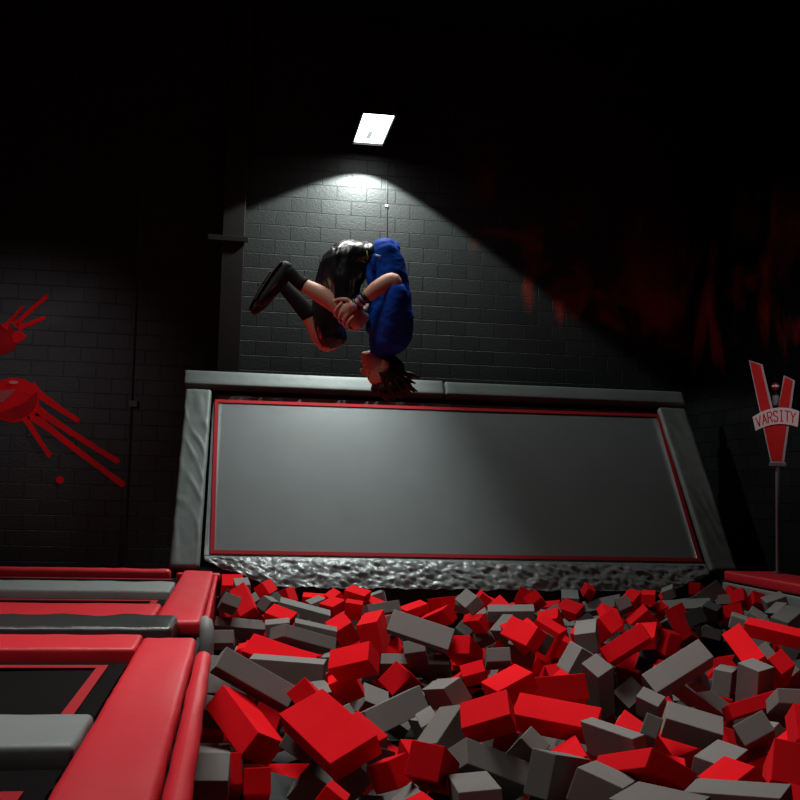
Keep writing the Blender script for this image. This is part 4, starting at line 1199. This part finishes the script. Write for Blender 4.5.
# near hand: palm across the shin, four fingers curling under it, thumb along the top
ell(bm, B(346.5, 309.5, -.202), .052, .036, .017, (( -rt*.8-up*.6).normalized(), (-rt*.6+up*.8).normalized(), fw))
FR_ = .0115
for i, ln in enumerate((.78, .88, .84, .70)):
    kx, ky = 337.5+i*4.3, 306.5+i*4.2
    if i == 3: kx -= .6
    pts = [(kx+4, ky-3, -.204), (kx, ky+1, -.208), (kx-3*ln, ky+6.5*ln, -.200), (kx-3.2*ln, ky+11.5*ln, -.168), (kx-.4, ky+14*ln, -.128), (kx+2.2, ky+13.5*ln, -.105)]
    loft(bm, [(B(*p), FR_*(1-.05*j), FR_*(1-.05*j)) for j, p in enumerate(pts)], 12)
loft(bm, [(B(352, 303, -.205), .014, .013), (B(347, 299.5, -.205), .013, .012), (B(341, 299, -.196), .0115, .011), (B(336, 300, -.182), .010, .0095)], 12)
# far hand closing from behind the knee
ell(bm, B(359, 316.5, -.03), .045, .032, .018, ((-rt*.6-up*.5+fw*-.5).normalized(), (rt*.5-up*.8).normalized(), (rt*.5+fw).normalized()))
for i, ln in enumerate((.9, 1.0, .95, .8)):
    kx, ky = 362-i*2.6, 320+i*1.5
    loft(bm, [(B(kx, ky-4, -.04), FR_, FR_), (B(kx+1.5, ky+1.5, -.06), FR_, FR_), (B(kx+1, ky+5*ln, -.09), FR_*.93, FR_*.93), (B(kx-1, ky+5.5*ln, -.13), FR_*.9, FR_*.9)], 10)
loft(bm, [(B(360, 313, -.02), .013, .013), (B(367, 315, -.05), .012, .012), (B(370, 318, -.085), .010, .010)], 10)
# head
ell(bm, H(-.012, .030), .104, .104, .082, HA, 24)
ell(bm, H(.018, -.035), .078, .092, .068, HA, 20)
ell(bm, H(.040, -.082), .050, .048, .050, HA, 18)
ell(bm, H(.070, -.112), .022, .020, .026, HA, 12)                    # chin
ell(bm, H(.074, .036), .022, .013, .056, HA, 14)                      # brow
for s in (-1, 1):
    ell(bm, H(.066, -.022, s*.040), .024, .022, .022, HA, 12)         # cheekbone
    ell(bm, H(-.034, -.012, s*.080), .022, .034, .011, HA, 14)        # ear
    ell(bm, H(-.030, -.042, s*.078), .012, .012, .009, HA, 10)        # ear lobe
    ell(bm, H(.103, -.028, s*.012), .010, .009, .010, HA, 10)         # nostril wing
loft(bm, [(H(.084, .022), .010, .010), (H(.100, -.002), .011, .012), (H(.114, -.022), .0135, .014), (H(.108, -.031), .011, .013)], 12, hs)   # nose
ell(bm, H(.091, -.060), .013, .008, .024, HA, 12)                      # lips
ell(bm, H(.088, -.075), .014, .009, .021, HA, 12)
body = fuse('body', bm, M_skin, .0048, 2)
for s in (1, -1):
    e = bmesh.new(); ell(e, H(.0815, .010, s*.031), .012, .012, .013, HA, 14)
    eye = pk('eye', e, mat('eye_white', (.55, .5, .47), .3, .5))
    e = bmesh.new(); ell(e, H(.0915, .009, s*.032), .0035, .006, .006, HA, 10); pk('iris', e, M_hair, eye)
    e = bmesh.new(); ell(e, H(.087, .032, s*.033), .006, .0045, .018, HA, 10); pk('eyebrow', e, M_hair)
e = bmesh.new(); ell(e, H(.1015, -.067), .004, .0025, .018, HA, 10); pk('mouth', e, mat('mouth_line', (.16, .03, .03), .5, .4))
# hair: a cap over skull and nape plus loose locks falling towards the ground
bm = bmesh.new(); rs = bmesh.ops.create_uvsphere(bm, u_segments=48, v_segments=30, radius=1)
for v in list(bm.verts):
    d = v.co.normalized(); f, u, s = d.x, d.y, d.z
    r = Vector((f*.118, u*.120, s*.097))
    p = Vector((-.018, .032, 0))+r
    cut = f > .35 and u < .42 or u < -.72 or (f > -.42 and u < -.12)
    k = .80 if cut else 1+.05*noise.noise(Vector((f*9, u*4, s*9)))+.03*noise.noise(Vector((f*30, u*8, s*30)))
    p = Vector((-.018, .032, 0))+r*k; v.co = H(*p)
hair = pk('hair', bm, M_hair)
bm = bmesh.new(); rg = random.Random(8)
for i in range(170):
    a = rg.uniform(0, 2*math.pi); q = rg.uniform(.0, 1.0)
    d = Vector((math.cos(a)*q-.25, rg.uniform(.25, 1.0), math.sin(a)*q)).normalized()
    if d.y < .5 and d.x > -.45 and abs(d.z) > .5: continue
    p0 = H(-.018+d.x*.108, .032+d.y*.110, d.z*.088); out = (hf*d.x+hu*d.y+hs*d.z)
    fall = Vector((.45*rt.x, .45*rt.y, -.75))+out*.7-hf*.45+Vector((rg.gauss(0, .15), rg.gauss(0, .15), rg.gauss(0, .12)))
    ln = rg.uniform(.024, .044)*(1.5 if d.x < -.55 and i % 3 == 0 else .9)
    p1 = p0+out*ln*.35+fall*ln*.3; p2 = p1+fall*ln*.55
    add_tube(bm, [p0-out*.01, p1, p2], [.016, .013, .004], 6)
pk('hair_lock', bm, M_hair, hair)

# clothes
def wr(a, s, st=(1, 1, 1), seed=0):
    def f(c, n):
        q = c-person.location; l = Vector((q.dot(rt)*st[0], q.dot(up)*st[1], q.dot(fw)*st[2]))
        r = 1-2*abs(noise.noise(l*s+Vector((seed, 0, seed*2))))
        return a*(r*.7+.6*noise.noise(l*s*1.9+Vector((0, seed, 3))))
    return f
bm = bmesh.new()
limb(bm, [(383.5, 251, 0, 14.5, 25), (386, 262, 0, 17.5, 27), (388.5, 280, 0, 19, 28), (390.5, 300, 0, 20.5, 30), (390, 322, 0, 23, 32), (388, 337, 0, 22, 30), (383.5, 346, 0, 16, 22), (381, 351, 0, 12, 14)], 30)
limb(bm, [(389, 338, -.13, 14), (394, 314, -.205, 12), (396, 297, -.228, 10.6), (396, 291, -.233, 10.2)])
limb(bm, [(389, 338, .13, 14), (394, 314, .205, 12), (395, 297, .225, 10.6)])
limb(bm, [(392, 254, -.03, 8, 20), (394, 248.5, -.05, 6, 14)])       # loose hem thrown up over the back
limb(bm, [(374, 262, -.08, 7, 12), (370, 274, -.11, 4, 8), (373, 286, -.12, 4, 8)])
shirt = fuse('shirt', bm, M_shirt, .007, 3, lambda c, n: wr(.0075, 7, (.75, 1.6, .5), 2)(c, n)+wr(.003, 19, (.9, 1.5, .7), 4)(c, n))
e = bmesh.new(); e2 = [B(376+2*i, 255.5+.5*i, -.165-.002*i) for i in range(3)]
loft(e, [(p, .007, .004) for p in e2], 8); pk('shirt_emblem', e, mat('emblem_pale', (.5, .45, .5), .5, .4), shirt)
bm = bmesh.new()
limb(bm, [(362, 259, -.06, 13), (356, 268, -.08, 12), (352, 278, -.10, 11)])
limb(bm, [(371, 256.5, 0, 11.5, 26), (360, 257, 0, 15.5, 28), (347, 260.5, 0, 19.5, 29), (340, 269, 0, 18, 26)], 30)
limb(bm, [(342, 262, -.07, 19), (344, 280, -.10, 17), (345.5, 296, -.11, 13.5), (350, 306, -.115, 13)])
limb(bm, [(341, 264, .07, 19), (333, 285, .11, 18), (329, 305, .12, 16.5), (327.5, 324, .12, 15.5), (332, 337, .12, 15)])
shorts = fuse('shorts', bm, M_shorts, .007, 3, lambda c, n: wr(.010, 7, (1.8, .7, .8), 5)(c, n)+wr(.004, 17, (1.6, .8, 1), 7)(c, n))
e = bmesh.new(); loft(e, [(B(366, 247.5, -.12), .004, .02), (B(367.3, 254, -.155), .004, .02), (B(367.5, 258, -.165), .004, .02)], 8); pk('waistband', e, mat('lime_trim', (.25, .4, .05), .6, .3), shorts)
bm = bmesh.new(); limb(bm, [(303.5, 284.5, -.113, 7.6), (297, 279.5, -.11, 7.0), (289, 272, -.11, 7.4)])
s1 = fuse('sock', bm, M_sock, .006, 1)
bm = bmesh.new(); limb(bm, [(310, 315.5, .115, 9.6), (300, 304, .11, 8.6), (288, 291, .10, 7.0), (281, 283, .10, 7.0)])
fuse('sock', bm, M_sock, .006, 1)
for pts, d in ((((287, 267), (281, 276), (273, 287), (265, 297), (260, 302.5)), -.11), (((277, 276), (271, 287), (264, 298), (258, 306), (254, 311)), .10)):
    rr = ((7.6, 6.6), (9.0, 7.4), (8.4, 8), (6.6, 8.4), (4.6, 7))
    bm = bmesh.new(); limb(bm, [(x, y, d, a, b) for (x, y), (a, b) in zip(pts, rr)], 22); sh = fuse('shoe', bm, M_shoe, .005, 1)
    # sole on the outer (left) side of the foot
    t = Vector((pts[-1][0]-pts[0][0], pts[-1][1]-pts[0][1])).normalized(); nn = Vector((-t.y, t.x))
    if nn.x > 0: nn = -nn
    bm = bmesh.new(); limb(bm, [(x+nn.x*a*.86, y+nn.y*a*.86, d, 1.9, b*1.04) for (x, y), (a, b) in zip(pts, rr)], 16)
    so = fuse('sole', bm, mat('shoe_sole', (.016, .010, .010), .8, .2), .004, 1); so.parent = sh
    bm = bmesh.new(); x, y = pts[2]; loft(bm, [(B(x+4, y-3, d-.043), .004, .003), (B(x, y+1, d-.046), .004, .003), (B(x-3, y+4, d-.045), .004, .003)], 8)
    ac = pk('side_stripe', bm, mat('dark_red_trim', (.10, .006, .006), .6, .3)); ac.parent = sh
# bands and watch round the near wrist
def band(c, axis, ra, rb, th, wid, n=28):
    bm = bmesh.new(); axis = axis.normalized(); x = axis.cross(fw).normalized(); y = axis.cross(x)
    sec = [(-wid, 0), (-wid*.6, th), (wid*.6, th), (wid, 0)]; rings = []
    for i in range(n):
        a = 2*math.pi*i/n; o = x*math.cos(a)*ra+y*math.sin(a)*rb; u = o.normalized()
        rings.append([bm.verts.new(c+o+u*h+axis*w_) for w_, h in sec])
    for i in range(n):
        a, b = rings[i], rings[(i+1) % n]
        for j in range(4): bm.faces.new((a[j], a[(j+1) % 4], b[(j+1) % 4], b[j]))
    return bm
ax = B(379, 287, -.24)-B(357.5, 303, -.212)
M_rub = mat('black_rubber', (.012, .012, .014), .45, .5); M_blu = mat('blue_rubber', (.01, .05, .30), .4, .5)
pk('wristband', band(B(365.5, 297.3, -.2245), ax, 6.0*K, 6.0*K, .005, .013), M_rub)['label'] = 'black wristband'
pk('wristband', band(B(361.5, 300.2, -.2185), ax, 5.4*K, 5.8*K, .006, .008), M_blu)['label'] = 'blue wristband'
wt = pk('watch', band(B(356.5, 303.8, -.2105), ax, 5.0*K, 5.8*K, .006, .009), M_rub)
e = bmesh.new(); ell(e, B(354.5, 305.5, -.2475), .017, .015, .005, None, 16); pk('watch_face', e, mat('watch_glass', (.55, .45, .55), .15, .8), wt)
# ------------------------------------------------------------------ foam blocks in the pit
def foam_mesh(name, d, mt):
    bm = bmesh.new(); r = bmesh.ops.create_cube(bm, size=1)
    for v in r['verts']: v.co = Vector((v.co.x*d[0], v.co.y*d[1], v.co.z*d[2]))
    bmesh.ops.bevel(bm, geom=bm.edges[:], offset=.005, segments=2, affect='EDGES', profile=.6)
    me = bpy.data.meshes.new(name); bm.to_mesh(me); bm.free(); me.materials.append(mt); return me
ORD = ['first', 'second', 'third', 'fourth', 'fifth', 'sixth', 'seventh', 'eighth', 'ninth', 'tenth', 'eleventh', 'twelfth', 'thirteenth', 'fourteenth', 'fifteenth', 'sixteenth',
       'seventeenth', 'eighteenth', 'nineteenth', 'twentieth']
ROW = ['front row', 'second row from the front', 'third row from the front', 'fourth row from the front', 'fifth row from the front', 'sixth row from the front',
       'sixth row from the back', 'fifth row from the back', 'fourth row from the back', 'third row from the back', 'second row from the back', 'back row']
CN = {'r': 'red', 'g': 'grey', 'k': 'charcoal'}
LIM = [770, 742, 716, 694, 675, 659, 645, 633, 622, 611, 601]
blocks = []
for l in BLOCKS.strip().splitlines():
    c, rest = l[0], [int(v) for v in l[1:].split(',')]
    blocks.append((c, Vector(rest[0:3])/1000+Vector((0, 0, EYE)), Quaternion([v/1000 for v in rest[3:7]]).normalized(), Vector(rest[7:10])/1000, rest[10], rest[11], rest[12]))
seen = blocks[:300]; rest = blocks[300:]
rows = {}
for i, b in enumerate(seen):
    r = sum(b[6] < v for v in LIM); rows.setdefault((r, b[0]), []).append((b[5], i))
lab = {}
for (r, c), L in rows.items():
    L.sort(); n = len(L)
    for k, (x, i) in enumerate(L):
        _, pos, q, d, vis, cx, cy = seen[i]
        ax = max(range(3), key=lambda a: d[a]); up_ = abs((q.to_matrix().col[ax]).normalized().z)
        pose = 'upright' if up_ > .80 else 'steeply tilted' if up_ > .5 else 'leaning' if up_ > .22 else 'lying flat'
        if vis < 60: pose = 'mostly buried'
        side = f'{ORD[k]} {CN[c]} from left' if k < n/2 or n < 3 else (f'{ORD[n-1-k]} {CN[c]} from right' if n-1-k else f'rightmost {CN[c]} one')
        if k == 0: side = f'leftmost {CN[c]} one' if n > 1 else f'only {CN[c]} one'
        lab[i] = f'{CN[c]} foam block, {pose}, {side} in the {ROW[r]}'
for i, (c, p, q, d, vis, cx, cy) in enumerate(seen):
    o = bpy.data.objects.new('foam_block', foam_mesh('foam_block', d, M_foam[c])); COL.objects.link(o)
    o.location = p; o.rotation_mode = 'QUATERNION'; o.rotation_quaternion = q
    tag(o, lab[i], 'foam block', 'foam blocks filling the pit')
bm = bmesh.new()
for c, p, q, d, *_ in rest:
    M_ = Matrix.Translation(p)@q.to_matrix().to_4x4(); add_box(bm, -d/2, d/2, M_)
    bm.faces.ensure_lookup_table()
    for f in bm.faces[-6:]: f.material_index = 'rgk'.index(c)
o = obj('buried_foam', bm, [M_foam['r'], M_foam['g'], M_foam['k']]); o['kind'] = 'stuff'
tag(o, 'deeper red and grey foam blocks buried under the top layer of the pit', 'foam')

vs_ = scene.view_settings
scene.display_settings.display_device = 'sRGB'
vs_.view_transform = 'Standard'; vs_.look = 'None'; vs_.exposure = 0; vs_.gamma = 1; vs_.use_curve_mapping = False
